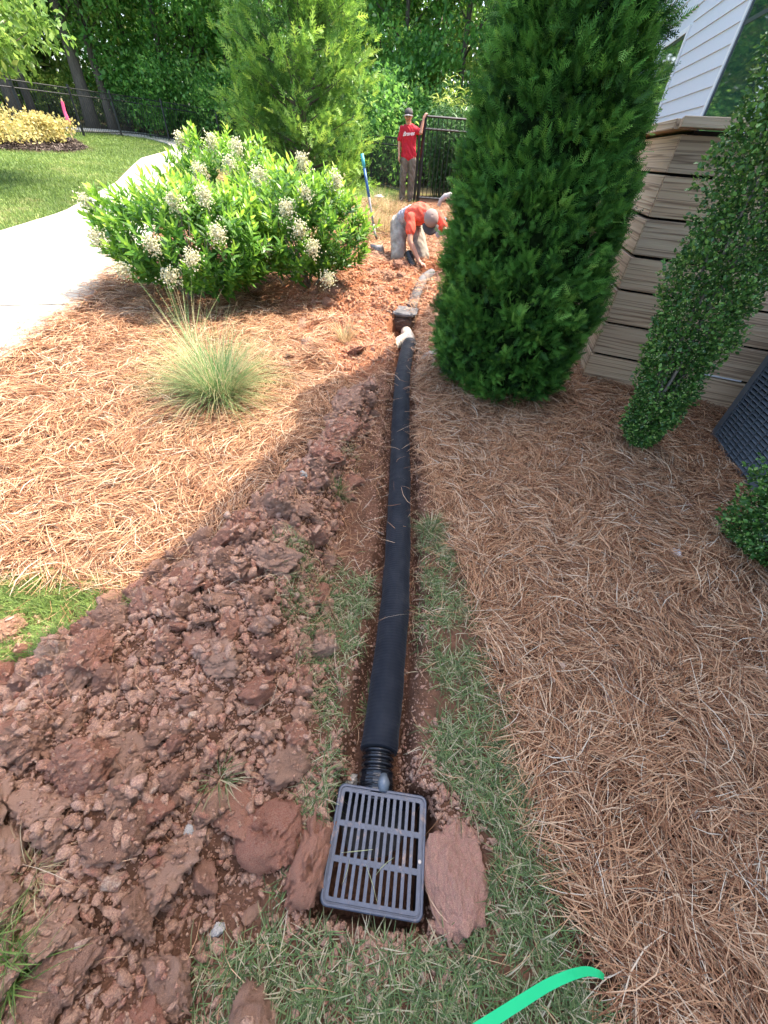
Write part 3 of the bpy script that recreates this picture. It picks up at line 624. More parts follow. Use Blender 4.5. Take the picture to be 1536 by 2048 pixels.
# two big smooth lumps
p = hit(535, 1660, .08); me = mesh_np('clay_dome', lumpshape(900, (1, .85, .75), .2), RF4, smooth=True); me.materials.append(M['redclay']); clod(me, p[0], p[1], .105, .3, 'smooth rounded brick-brown clay dome left of the grate', rot=(0, 0, .5)); placed.append((p[0], p[1], .09))
p = hit(905, 1755, .0); me = mesh_np('clay_lump', rockshape(RV4, 905, .75, .55), RF4); me.materials.append(M['pinkclay']); clod(me, p[0] + .0, p[1], .12, .50, 'big smooth pink clay lump touching the right side of the grate', rot=(.1, .1, 1.5), sc=(.15, .115, .075)); placed.append((p[0], p[1], .12))
p = hit(622, 1720, .0); me = mesh_np('clay_lump', lumpshape(911, (1, 1, 1), .4), RF4); me.materials.append(M['redclay']); clod(me, p[0], p[1], .1, .5, 'orange-red clay lump pressed against the left side of the grate', rot=(0, 0, 1.35), sc=(.115, .055, .07))
p = hit(905, 1330, 0); clod(variants[3], *hit(930, 1490)[:2], .022, .2, 'small orange clod alone on the grass strip right of the trench')
cnt = 0; tries = 0; GRP = 'clay clods of the dug-out heap'
sizes = sorted([.022 + .062 * random.random() ** 1.6 for _ in range(240)], reverse=True)
while cnt < 240 and tries < 40000:
    tries += 1; i = random.randrange(0, len(MOUND) - 1) if random.random() < .6 else random.randrange(0, 4); f_ = random.random(); a, b_ = MOUND[i], MOUND[i + 1]
    wv = a[2] * (1 - f_) + b_[2] * f_; x = a[0] * (1 - f_) + b_[0] * f_ + random.uniform(-1, 1) * wv; y = a[1] * (1 - f_) + b_[1] * f_ + random.uniform(-1, 1) * wv
    if y < -.25 and x < -.95 or y < -.4: continue
    if segdist(TR, np.array([x]), np.array([y]))[0][0] < .19 or math.hypot(x - GR_C[0], y - GR_C[1]) < .24: continue
    s = sizes[cnt]
    if any(math.hypot(x - q[0], y - q[1]) < (s + q[2]) * .52 for q in placed): continue
    small = 'small' if s < .032 else 'fist-sized' if s < .05 else 'large'; red = random.random() < .15; zn = 'on the narrow bank beyond the heap' if y > 1.3 else 'at the upper end of the heap' if y > .8 else ('on the upper left part of the heap' if x < -.75 else 'on the slope facing the pipe') if y > .35 else 'in the lower left corner of the heap' if x < -.7 else 'low in the heap beside the grate side'
    clod(random.choice(redv if red else variants), x, y, s, .28, f"{small} {'red' if red else 'brown'} clay clod {zn}", GRP); placed.append((x, y, s)); cnt += 1
FG = 'sunlit clods on the far dirt'
for k in range(64):
    for _ in range(50):
        q = P_FARDIRT[random.randrange(len(P_FARDIRT))] * .0 + np.array([random.uniform(-1.3, .9), random.uniform(3.6, 7.6)])
        if inside(P_FARDIRT, q[0], q[1]) and segdist(TR, q[:1], q[1:])[0][0] > .16: break
    clod(random.choice(redv + variants), q[0], q[1], random.uniform(.03, .11), .4, 'orange clay clod on the sunlit dug soil beyond the shadow', FG)
# crumbs
def dirtpts(n, kind):
    out = []
    if kind == 0:
        x = RNG.uniform(-2.3, .1, n * 3); y = RNG.uniform(-.45, 3.4, n * 3); _, md = mound_h(x, y); ok = RNG.random(n * 3) < 1 - ss(.75, 1.35, md)
    elif kind == 1:
        x = RNG.uniform(-1.4, 1.0, n * 5); y = RNG.uniform(3.2, 8, n * 5); ok = inside(P_FARDIRT, x, y)
    else:
        y = RNG.uniform(.3, 4.6, n * 3); x = np.interp(y, TR[:, 1], TR[:, 0]) + RNG.normal(0, .12, n * 3); ok = np.ones(n * 3, bool)
    d, _ = segdist(TR, x, y); c, s = math.cos(-GR_R), math.sin(-GR_R); lx = (x - GR_C[0]) * c - (y - GR_C[1]) * s; ly = (x - GR_C[0]) * s + (y - GR_C[1]) * c
    ok &= ~(np.maximum(abs(lx), abs(ly)) < .165); ok &= ~((d < .075) & (y < 4.4))
    return x[ok][:n], y[ok][:n]
from mathutils.bvhtree import BVHTree
bvh = BVHTree.FromPolygons(np.concatenate(CB.V).tolist(), np.concatenate(CB.F).tolist())
def tops(x, y, z, frac):
    z = z.copy()
    for i in range(len(x)):
        if RNG.random() < frac:
            h_ = bvh.ray_cast(Vector((x[i], y[i], 2)), Vector((0, 0, -1)))
            if h_[0] is not None and h_[1][2] > .45: z[i] = max(z[i], h_[0][2])
    return z
def crumbs(name, n, kind, lo, hi, RV, RF, seed):
    x, y = dirtpts(n, kind); n = len(x); s = lo + (hi - lo) * RNG.random(n) ** 2.5
    th = RNG.uniform(0, 6.28, n); ax = RNG.normal(size=(n, 3)); ax[:, 2] *= 2; Mx = frames(ax, np.stack([np.cos(th), np.sin(th), 0 * th], 1)) * (s[:, None] * RNG.uniform(.45, 1.2, (n, 3)))[:, None, :]
    T = np.stack([x, y, (tops(x, y, ground(x, y), .24) if kind == 0 else ground(x, y)) + s * .2], 1); P_ = [rockshape(RV, seed + q, .8) for q in range(4)]; parts = []
    for q in range(4): parts.append(scatter(P_[q], RF, Mx[q::4], T[q::4]))
    V, Fc, r = join(parts); return mesh_np(name, V, Fc, r)
me = crumbs('soil_crumbs', 15000, 0, .006, .030, RV1, RF1, 5); me2 = crumbs('x', 45000, 0, .003, .010, RV0, RF0, 9)
tag(mkobj('soil_crumbs', me, M['crumb']), 'loose crumbs of reddish soil covering the dug-out heap', 'soil', kind='stuff')
tag(mkobj('fine_soil', me2, M['crumb']), 'fine pinkish soil grains between the clods of the heap', 'soil', kind='stuff')
def ringpts(n):
    a = RNG.uniform(0, 6.28, n); r = .19 + np.abs(RNG.normal(0, .09, n)); return GR_C[0] + r * np.cos(a) * 1.15, GR_C[1] + r * np.sin(a)
_dp = dirtpts
def dirtpts(n, kind):
    if kind != 3: return _dp(n, kind)
    x, y = ringpts(n); c, s = math.cos(-GR_R), math.sin(-GR_R); lx = (x - GR_C[0]) * c - (y - GR_C[1]) * s; ly = (x - GR_C[0]) * s + (y - GR_C[1]) * c; ok = (np.maximum(abs(lx), abs(ly)) > .165) & ~((abs(x - .05) < .09) & (y > .25)); return x[ok], y[ok]
tag(mkobj('basin_soil', crumbs('x', 3200, 3, .003, .016, RV1, RF1, 39), M['crumb']), 'loose soil crumbs packed round the near drain basin', 'soil', kind='stuff')
tag(mkobj('trench_soil', crumbs('x', 9000, 2, .003, .012, RV0, RF0, 19), M['crumb']), 'dark soil grains on the floor and sides of the trench', 'soil', kind='stuff')
M['crumbo'] = claymat('orange_crumbs', [(0, (.30, .12, .07)), (.5, (.50, .24, .13)), (1, (.56, .33, .20))], 40, 'rnd')
tag(mkobj('far_soil', crumbs('x', 12000, 1, .006, .030, RV1, RF1, 29), M['crumbo']), 'orange soil crumbs scattered over the sunlit dug area', 'soil', kind='stuff')

# ------------------------------------------------------------------ PINE STRAW
def leaf_template(w_=.32, fold=.12, curl=.15, pts=5):
    t = np.linspace(0, 1, pts); V = []; Fc = []
    for i, q in enumerate(t):
        ww = w_ * .5 * math.sin(math.pi * min(1, max(0.04, q ** .8))) ** .8 if 0 < q < 1 else .012
        zz = -curl * q * q; V += [(-ww, q, zz + fold * ww), (0, q, zz), (ww, q, zz + fold * ww)]
    for i in range(pts - 1): a = 3 * i; Fc += [(a, a + 1, a + 4, a + 3), (a + 1, a + 2, a + 5, a + 4)]
    return np.array(V), np.array(Fc)
def strip_template(nseg, bend=0.12, lift=.0, taper=.6):
    t = np.linspace(-.5, .5, nseg + 1); V = []
    for q in t:
        wv = .5 * (1 - taper * abs(2 * q) ** 2); V += [(-wv, q, bend * (.25 - q * q)), (wv, q, bend * (.25 - q * q))]
    Fc = [(2 * i, 2 * i + 1, 2 * i + 3, 2 * i + 2) for i in range(nseg)]; return np.array(V), np.array(Fc)
def needles(x, y, L_, W_, lift, tilt=.18, bendlo=.0, bendhi=.5, seed=0, swirl=2.2, nrm=.6):
    n = len(x); ang = 6.28 * fbm(x, y, swirl, 2) * 1.4 + RNG.normal(0, .6, n); el = RNG.normal(0, tilt, n)
    fwd = np.stack([np.cos(ang) * np.cos(el), np.sin(ang) * np.cos(el), np.sin(el)], 1); up = np.stack([RNG.normal(0, nrm, n), RNG.normal(0, nrm, n), np.ones(n)], 1)
    Mx = frames(fwd, up); S_ = np.stack([W_, L_, L_], 1)
    # curve sideways: shear template with per-instance bend: use several templates
    parts = []; K = 5; hz = ground(x, y) + lift
    for k in range(K):
        b = bendlo + (bendhi - bendlo) * k / (K - 1); tv, tf = strip_template(3, 0); q = tv[:, 1].copy(); sel = np.arange(k, n, K)
        if not len(sel): continue
        t4 = tv.copy()
        mm = Mx[sel]; ss_ = S_[sel]; 
        base = mm * ss_[:, None, :]
        V, Fc, r = scatter(t4, tf, base, np.stack([x[sel], y[sel], hz[sel]], 1))
        V = V.reshape(len(sel), -1, 3); side = mm[:, :, 0] * (RNG.choice([-1, 1], len(sel)) * b * L_[sel])[:, None]
        V += side[:, None, :] * (.25 - q * q)[None, :, None]; V[:, :, 2] += (RNG.uniform(-.02, .12, len(sel)) * L_[sel])[:, None] * (.25 - q * q)[None, :]
        parts.append((V.reshape(-1, 3), Fc, r))
    return join(parts)
def inpoly(P, n, extra=None):
    lo, hi = P.min(0), P.max(0); x = RNG.uniform(lo[0], hi[0], n); y = RNG.uniform(lo[1], hi[1], n); ok = inside(P, x, y)
    if extra is not None: ok &= extra(x, y)
    return x[ok], y[ok]
def straw_ok(x, y):
    d, _ = segdist(TR, x, y); _, md = mound_h(x, y); e_ = .1 * fbm(x, y, 6, 2)
    return (d > .135 + .03 * vn(x, y, 12)) & (md > .95 + e_) & ~((np.hypot(x - GR_C[0], y - GR_C[1])) < .25)
def vis(x, y):   # roughly inside the picture
    P_ = np.stack([x, y, g0(x, y) - H], 1) @ RM; u = CX - F * P_[:, 0] / P_[:, 2]; return (u > -120) & (u < 1660) & (P_[:, 2] < 0) & (CY + F * P_[:, 1] / P_[:, 2] < 2200)
def grow(P, w_):  # expand polygon outward a bit for ragged edge
    c = P.mean(0); return c + (P - c) * w_
for nm, P_, dens, lab in (('pine_straw', P_STRAWR, 8200, 'shaded brown pine straw mulch covering the bed right of the trench'), ('pine_straw', P_STRAWL, 6500, 'sunlit orange pine straw mulch covering the bed left of the heap'), ('pine_straw', P_BED, 1800, 'pine straw mulch under and behind the flowering shrubs')):
    Pg = grow(P_, 1.015); A = np.prod(Pg.max(0) - Pg.min(0)); x, y = inpoly(Pg, int(A * dens), lambda a, b_: straw_ok(a, b_) & vis(a, b_))
    n = len(x); D = np.hypot(x, y); keep = RNG.random(n) < np.clip(3.2 / (D + .6), .25, 1); x, y, D = x[keep], y[keep], D[keep]; n = len(x)
    Lg = RNG.uniform(.10, .24, n); Wd_ = (.0026 + .0004 * D) * RNG.uniform(.7, 1.2, n); Wd_ = np.minimum(Wd_, .006)
    V, Fc, r = needles(x, y, Lg, Wd_, .004 + .045 * RNG.random(n) ** 1.2 + .02 * fbm(x, y, 5, 2))
    r = np.clip(r, 0, 1); tag(mkobj(nm, mesh_np(nm, V, Fc, r), M['straw']), lab, 'pine straw', kind='stuff'); print(nm, n)
# stray straw over trench lips, heap edges and far dirt
x = RNG.uniform(-2.4, 1.2, 110000); y = RNG.uniform(-.4, 13.5, 110000); d, _ = segdist(TR, x, y); _, md = mound_h(x, y)
w_ = .06 + .25 * ((md > .8) & (md < 1.25) & (y > .9)) + .26 * inside(P_FARDIRT, x, y) + .35 * ((x < -.02) & (x > -.45) & (y > 1.3) & (y < 4)) + .45 * ((y > 7) & (x > -1.5)) + .3 * ((d < .22) & (x > np.interp(y, TR[:, 1], TR[:, 0])) & (y > 1.0)); ok = (RNG.random(110000) < w_) & vis(x, y) & (np.maximum(abs(x - .06), abs(y - .18)) > .17) & (((d > .085) | ((RNG.random(110000) < .12))) | (y > 4.5))
x, y, d = x[ok], y[ok], d[ok]; n = len(x); D = np.hypot(x, y); V, Fc, r = needles(x, y, RNG.uniform(.07, .18, n), np.minimum(.0017 + .0005 * D, .006) * RNG.uniform(.7, 1.2, n), np.where(d < .09, .16, .012 + .02 * RNG.random(n)), tilt=.25)
tag(mkobj('pine_straw', mesh_np('stray_straw', V, Fc, r), M['straw']), 'stray pine needles strewn over the trench edges and dug soil', 'pine straw', kind='stuff')

y = RNG.uniform(1.2, 6.5, 2600); x = np.interp(y, [p[1] for p in P_WALKR[:6]], [p[0] for p in P_WALKR[:6]]) - np.abs(RNG.normal(0, .16, 2600)) + .06
V, Fc, r = needles(x, y, RNG.uniform(.08, .2, 2600), np.full(2600, .004), .045 + .01 * RNG.random(2600), tilt=.05); tag(mkobj('pine_straw', mesh_np('walk_straw', V, Fc, r), M['straw']), 'loose pine needles blown onto the edge of the concrete path', 'pine straw', kind='stuff')
x, y = inpoly(P_STRAWR, 160, straw_ok); n = len(x); V, Fc, r = scatter(*leaf_template(.55, .5, .3, 5), frames(np.stack([RNG.normal(0, 1, n), RNG.normal(0, 1, n), 0 * x], 1), np.stack([RNG.normal(0, .3, n), RNG.normal(0, .3, n), 1 + 0 * x], 1)) * RNG.uniform(.02, .045, n)[:, None, None], np.stack([x, y, ground(x, y) + .045], 1))
M['dead'] = leafmat('dead_leaves', [(0, (.16, .09, .06)), (.6, (.36, .22, .15)), (1, (.50, .40, .30))], .7, .1, .2); tag(mkobj('fallen_leaves', mesh_np('fallen_leaves', V, Fc, r), M['dead']), 'dry brown leaves scattered on the shaded pine straw', 'leaf litter', kind='stuff')
# ------------------------------------------------------------------ GRASS
def blades(x, y, L_, W_, zoff=0, lean=.6, seed=0, droop=.5, mats=None, base=None, dirs=None):
    n = len(x); az = RNG.uniform(0, 6.28, n) if dirs is None else dirs; el = np.clip(RNG.normal(math.pi / 2 - lean, .35, n), .1, 1.5)
    f0 = np.stack([np.cos(az), np.sin(az), 0 * az], 1); sd = np.stack([-np.sin(az), np.cos(az), 0 * az], 1); z0 = (ground(x, y) if base is None else base) + zoff; T = np.stack([x, y, z0], 1); K = 4; V = np.zeros((n, 2 * (K + 1), 3))
    cur = T.copy(); e_ = el.copy()
    for k in range(K + 1):
        wv = W_ * (1 - (k / K) ** 1.6) * .5 + .00015; V[:, 2 * k] = cur - sd * wv[:, None]; V[:, 2 * k + 1] = cur + sd * wv[:, None]
        st = L_ / K; cur = cur + (f0 * np.cos(e_)[:, None] + np.array([0, 0, 1.]) * np.sin(e_)[:, None]) * st[:, None]; e_ = e_ - droop * RNG.uniform(.3, 1.2, n)
    tf = np.array([(2 * i, 2 * i + 1, 2 * i + 3, 2 * i + 2) for i in range(K)]); Fc = (tf[None] + (np.arange(n) * 2 * (K + 1))[:, None, None]).reshape(-1, 4); return V.reshape(-1, 3), Fc, np.repeat(RNG.random(n), 2 * (K + 1))
def clumpy(x, y, s, thr): return fbm(x, y, s, 3) + RNG.normal(0, .12, len(x)) > thr
def offgrate(x, y):
    return (np.hypot(x - GR_C[0], y - GR_C[1]) > .2) & (segdist(TR, x, y)[0] > .12)
GZn = [((400, 1880), (560, 1850), (700, 1870), (900, 1880), (960, 1800), (1000, 1700), (950, 1640), (900, 1570), (842, 1500), (836, 1400), (830, 1250), (838, 1050), (880, 1040), (940, 1180), (985, 1300), (1020, 1450), (1060, 1600), (1110, 1730), (1180, 1870), (1230, 2047), (1260, 2200), (380, 2200), (380, 2047)),
       ((560, 1120), (740, 1100), (745, 1200), (735, 1300), (700, 1440), (690, 1560), (640, 1620), (560, 1830), (530, 1850), (575, 1640), (640, 1500), (600, 1330), (560, 1250)),
       ((-80, 1150), (80, 1145), (180, 1150), (290, 1200), (300, 1225), (200, 1240), (130, 1290), (60, 1330), (-80, 1350)),
       ((-60, 1840), (20, 1850), (60, 1900), (55, 1960), (0, 2010), (-60, 2020)),
       ((640, 850), (700, 870), (745, 900), (750, 950), (700, 960), (650, 900))]
LABS = ['green and straw coloured turf strip in front and right of the grate', 'thin turf strip between the heap and the trench', 'bright sunlit turf patch at the left edge above the heap', 'lush green turf corner at the lower left edge', 'thin trampled grass beside the bank of red plates']
for P_, lab, thr, dn, Ln in zip(GZn, LABS, (-.30, -.20, -.9, -.9, .0), (18000, 15000, 26000, 22000, 12000), (.06, .055, .055, .11, .065)):
    P_ = poly(P_) if 'lower left' not in lab else np.array([hit(*p, .16)[:2] for p in P_]); A = np.prod(P_.max(0) - P_.min(0)); x, y = inpoly(P_, int(A * dn), offgrate); k = clumpy(x, y, 3, thr); x, y = x[k], y[k]
    # tuft clustering
    cl = RNG.random(len(x)) < .7; ci = RNG.integers(0, max(1, len(x) // 22), len(x)); cx, cy = x[ci].copy(), y[ci].copy(); x = np.where(cl, cx + RNG.normal(0, .014, len(x)), x); y = np.where(cl, cy + RNG.normal(0, .014, len(x)), y)
    k = offgrate(x, y); x, y = x[k], y[k]; n = len(x)
    V, Fc, r = blades(x, y, RNG.uniform(.5, 1.5, n) * Ln, RNG.uniform(.0018, .0038, n), 0, .95 if thr > -.6 else .6, droop=.35)
    tag(mkobj('grass', mesh_np('grass', V, Fc, np.clip(r * (1.0 if thr > -.6 else .9), 0, 1)), M['grass' if thr > -.6 else 'lawn']), lab, 'grass', kind='stuff'); print('grass', n)
# lawn
Pl = np.vstack([[[-5.62, 3]], np.array(P_WALKL[4:]) - [.08, 0], [[-18, 17], [-16, 8], [-8, 3]]]); PM = P_MULCH
x, y = inpoly(Pl, 330000, lambda a, b_: vis(a, b_) & ~inside(PM, a, b_)); D = np.hypot(x, y); k = RNG.random(len(x)) < np.clip((9 / D) ** 1.3, .2, 1); x, y, D = x[k], y[k], D[k]; n = len(x); print('lawn', n)
V, Fc, r = blades(x, y, RNG.uniform(.035, .075, n), .0035 + .0006 * D, 0, .5, droop=.25); pt = np.repeat(np.clip(fbm(x, y, .8, 3) * 1.2, -.3, .5), 10); tag(mkobj('lawn', mesh_np('lawn', V, Fc, np.clip(r * .75 + pt * .5, 0, 1)), M['lawn']), 'mown green lawn beyond the concrete path', 'lawn', kind='stuff')
x, y = inpoly(np.array([[-12, 22.6], [-7, 21.5], [-5.8, 13], [-4, 10.2], [-1.2, 9.2], [-.4, 11], [.3, 13.4], [-.2, 16], [-2, 19.5], [-6, 22.5], [-10, 23.6]]), 60000); n = len(x)
V, Fc, r = blades(x, y, RNG.uniform(.05, .14, n), .007 + 0 * x, 0, .5, droop=.25); tag(mkobj('rough_grass', mesh_np('rough_grass', V, Fc, r), M['lawn']), 'longer grass beyond the shrubs up to the fence', 'grass', kind='stuff')
# joint strip of grass behind the walk
# tufts
def tuft(u, v, n, Lh, spread, lab, mt='tuft', dz=0., W_=.003, lean=.55, droop=.28, name='grass_tuft', cat='grass tuft', y_=None, group=None):
    p = hit(u, v) if y_ is None else at(u, v, y_); a = RNG.uniform(0, 6.28, n); rr = spread * np.sqrt(RNG.random(n)); x = p[0] + rr * np.cos(a); y = p[1] + rr * np.sin(a)
    V, Fc, r = blades(x, y, Lh * RNG.uniform(.5, 1.15, n), np.full(n, W_), 0, lean, droop=droop, dirs=a + RNG.normal(0, .5, n)); return tag(mkobj(name, mesh_np(name, V, Fc, r), M[mt]), lab, cat, group)
tuft(440, 790, 1500, .62, .14, 'wispy green ornamental grass clump in the sunlit straw', W_=.0035, lean=.72, droop=.30, name='ornamental_grass', cat='ornamental grass')
tuft(430, 800, 260, .75, .10, 'long pale arching grass blades trailing from the ornamental clump', 'drygrass', W_=.0035, lean=1.0, droop=.22, name='ornamental_grass', cat='ornamental grass')
tuft(385, 690, 26, .8, .08, 'few tall thin upright grass stalks before the flowering shrub', 'tuft', W_=.005, lean=.4, droop=.03, name='grass_stalks', cat='grass')
tuft(675, 1000, 150, .13, .03, 'green grass tuft sprouting from the clay bank', 'grass', W_=.003)
tuft(690, 680, 160, .28, .06, 'half-dry grass tuft on the sunlit dug soil', 'drygrass', W_=.005)
tuft(450, 1575, 90, .10, .03, 'uprooted grass tuft lying on the near heap', 'grass', W_=.0025, lean=1.1)
tuft(120, 1760, 160, .11, .05, 'withered grass tuft with roots at the lower left of the heap', 'drygrass', W_=.002, lean=1.1, droop=.5)
tuft(860, 1060, 150, .12, .04, 'green grass tuft right of the pipe in the shade', 'grass', W_=.003, lean=.8)
tuft(745, 1400, 40, .16, .03, 'few grass blades hanging over the left side of the pipe', 'grass', W_=.003, lean=.9)
for k, (u, v, n, Lh) in enumerate([(768, 462, 420, .5), (738, 455, 480, .6), (782, 425, 260, .42), (715, 480, 420, .55), (760, 412, 260, .5)]):
    tuft(u, v, n, Lh, .22, ['pale dry ornamental grass clump behind the shovel', 'dry grass clump left of the shovel', 'dry grass clump beside the kneeling worker', 'low dry grass clump at the foot of the right flowering shrub', 'far dry grass clump before the standing worker'][k], 'drygrass', W_=.006, lean=.75, droop=.3, name='dry_grass_clump', cat='dry grass')

# ------------------------------------------------------------------ FOLIAGE TEMPLATES
def spray_template(nb=6, sub=2, wid=.075):
    """flat scale-leaf fan, length 1 along +y"""
    V, Fc = [], []
    def strip(p, a, L_, w_, z=0):
        c, s = math.sin(a), math.cos(a); n = len(V); px, py = s, -c
        V.extend([(p[0] - px * w_ * .45, p[1] - py * w_ * .45, z), (p[0] + px * w_ * .45, p[1] + py * w_ * .45, z), (p[0] + c * L_ * .6 + px * w_ * .5, p[1] + s * L_ * .6 + py * w_ * .5, z + .03), (p[0] + c * L_, p[1] + s * L_, z), (p[0] + c * L_ * .6 - px * w_ * .5, p[1] + s * L_ * .6 - py * w_ * .5, z + .03)])
        Fc.append((n, n + 1, n + 2, n + 4)); Fc.append((n + 4, n + 2, n + 3, n + 3))
    strip((0, 0), 0, 1, wid)
    for i in range(nb):
        t = .12 + .78 * i / (nb - 1)
        for sgn in (-1, 1):
            a = sgn * rad(48 - 12 * t); L_ = .52 * (1 - t * .65); strip((0, t), a, L_, wid, .02 * sgn)
            for j in range(sub):
                u_ = .35 + .4 * j; strip((math.sin(a) * L_ * u_, t + math.cos(a) * L_ * u_), a * .25 + (-1) ** j * .5 * sgn * 1.0, L_ * .42, wid * .85, .03 * sgn)
    return np.array(V), np.array([f for f in Fc])
SPV, SPF = spray_template(5, 1, .062)
def fixtri(Fc):  # degenerate quads -> tris list
    q = Fc[:, 2] != Fc[:, 3]; return [Fc[q], Fc[~q][:, :3]]
LF5 = leaf_template(); LF3 = leaf_template(.5, .25, .15, 3); LFS = leaf_template(.16, .3, .35, 4); LFR = leaf_template(.62, .25, .1, 4); LFT = (np.array([(0, 0, 0), (.32, .45, .08), (0, 1, 0), (-.32, .45, .08)]), np.array([(0, 1, 2, 3)]))

# ------------------------------------------------------------------ ARBORVITAE
def arb_r(z, prof): return np.interp(z, [p[0] for p in prof], [p[1] for p in prof])
ARB = empty('arborvitae', (.955, 3.56, G(.955, 3.56)), 'tall dense dark green conical arborvitae at the centre right', 'evergreen shrub')
prof = [(0.0, .42), (.12, .51), (.35, .545), (.8, .56), (1.3, .52), (1.8, .44), (2.3, .345), (2.55, .26), (2.75, .05)]
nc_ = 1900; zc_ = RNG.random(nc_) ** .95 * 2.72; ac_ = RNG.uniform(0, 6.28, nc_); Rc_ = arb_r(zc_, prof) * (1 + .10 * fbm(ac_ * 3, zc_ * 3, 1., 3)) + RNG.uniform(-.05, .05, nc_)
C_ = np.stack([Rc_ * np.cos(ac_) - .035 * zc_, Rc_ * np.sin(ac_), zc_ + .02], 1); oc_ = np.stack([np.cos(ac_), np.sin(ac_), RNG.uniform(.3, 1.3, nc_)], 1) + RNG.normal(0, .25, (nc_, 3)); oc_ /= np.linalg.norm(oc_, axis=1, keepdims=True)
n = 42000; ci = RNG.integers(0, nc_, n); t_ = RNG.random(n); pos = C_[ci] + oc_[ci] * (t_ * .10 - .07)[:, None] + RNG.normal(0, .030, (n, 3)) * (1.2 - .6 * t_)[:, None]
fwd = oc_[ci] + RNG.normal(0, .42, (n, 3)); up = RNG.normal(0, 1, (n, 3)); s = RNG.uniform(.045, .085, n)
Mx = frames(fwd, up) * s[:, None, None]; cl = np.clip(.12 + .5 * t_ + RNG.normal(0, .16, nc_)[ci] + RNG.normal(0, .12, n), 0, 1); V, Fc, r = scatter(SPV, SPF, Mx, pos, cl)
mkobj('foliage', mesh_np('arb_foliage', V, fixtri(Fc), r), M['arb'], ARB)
mb = MB(); zz = np.linspace(.02, 2.6, 24); mb.tube([(-.035 * q, 0, q) for q in zz], [max(.02, float(arb_r(q, prof)) - .13) for q in zz], 20); M['core'] = simple('shaded_core', (.012, .024, .008), 1, 0, 30, .6, .02, spec=0); mb.build('dark_core', M['core'], ARB, smooth=True)  # solid near-black core blocks see-through, painted as shade inside the foliage
mb = MB(); mb.tube([(0, 0, -.1), (0, 0, .5)], [.05, .04], 10); mb.build('trunk', M['bark'], ARB)

# ------------------------------------------------------------------ HOLLIES (small round leaves on upright stems)
def holly(name, x0, y0, lean, prof, nleaf, label, stems=7, cutdir=None):
    E_ = empty(name, (x0, y0, G(x0, y0)), label, 'holly shrub'); zt = prof[-1][0]; mb = MB(); tips = []
    for k in range(stems):
        a = 6.28 * k / stems + random.uniform(-.3, .3); P_ = []
        for t in np.linspace(0, 1, 12):
            q = t * zt * random.uniform(.92, 1); r_ = float(arb_r(t * zt, prof)) * .5 * (t ** .5); P_.append((math.cos(a) * (r_ + .02) + lean[0] * t * zt + random.uniform(-.008, .008), math.sin(a) * (r_ + .02) + lean[1] * t * zt + random.uniform(-.008, .008), t * zt - .02))
        mb.tube(P_, np.linspace(.012, .003, 12), 6)
    mb.build('stems', M['barkg'], E_, smooth=True)
    n = nleaf; z = RNG.random(n) * zt; a = RNG.uniform(0, 6.28, n); clu = fbm(a * 3, z * 7, 1., 3)
    R_ = arb_r(z, prof) * (.9 + .5 * clu) * (RNG.random(n) ** .35); gap = vn(a * 2.2, z * 3.5, 1.) > -.34; 
    z, a, R_ = z[gap], a[gap], R_[gap]; n = len(z)
    pos = np.stack([R_ * np.cos(a) + lean[0] * z, R_ * np.sin(a) + lean[1] * z, z + .02], 1); out = np.stack([np.cos(a), np.sin(a), .5 + 0 * a], 1)
    fwd = out + RNG.normal(0, .8, (n, 3)); Mx = frames(fwd, RNG.normal(0, 1, (n, 3)) + [0, 0, .8]) * RNG.uniform(.015, .032, n)[:, None, None]
    V, Fc, r = scatter(*LFR, Mx, pos); mkobj('foliage', mesh_np('holly_foliage', V, Fc, np.clip(r * .9 + .1 * np.repeat(clu[gap], len(LFR[0])), 0, 1)), M['holly'], E_)
    k = RNG.random(n) < .16; p2 = pos[k] + RNG.normal(0, .008, (k.sum(), 3)) + out[k] * .012; oc = np.array([(1, 0, 0), (-1, 0, 0), (0, 1, 0), (0, -1, 0), (0, 0, 1), (0, 0, -1.)]); of = np.array([(0, 2, 4), (2, 1, 4), (1, 3, 4), (3, 0, 4), (2, 0, 5), (1, 2, 5), (3, 1, 5), (0, 3, 5)])
    V, Fc, r = scatter(oc, of, np.broadcast_to(np.eye(3) * .0042, (len(p2), 3, 3)), p2); mkobj('flower_buds', mesh_np('buds', V, Fc, r, smooth=True), M['berry'], E_); return E_
holly('columnar_holly', 1.90, 2.66, (-.045, .02), [(0, .06), (.08, .12), (.3, .17), (.6, .22), (1.0, .27), (1.5, .31), (2.0, .30), (2.6, .15)], 42000, 'upright small-leaved holly leaning over the timber wall at the right')
holly('clipped_holly', 2.20, 1.62, (.03, 0), [(0, .10), (.06, .22), (.25, .29), (.6, .30), (1.0, .2)], 16000, 'small-leaved holly at the right edge in front of the louvred unit')

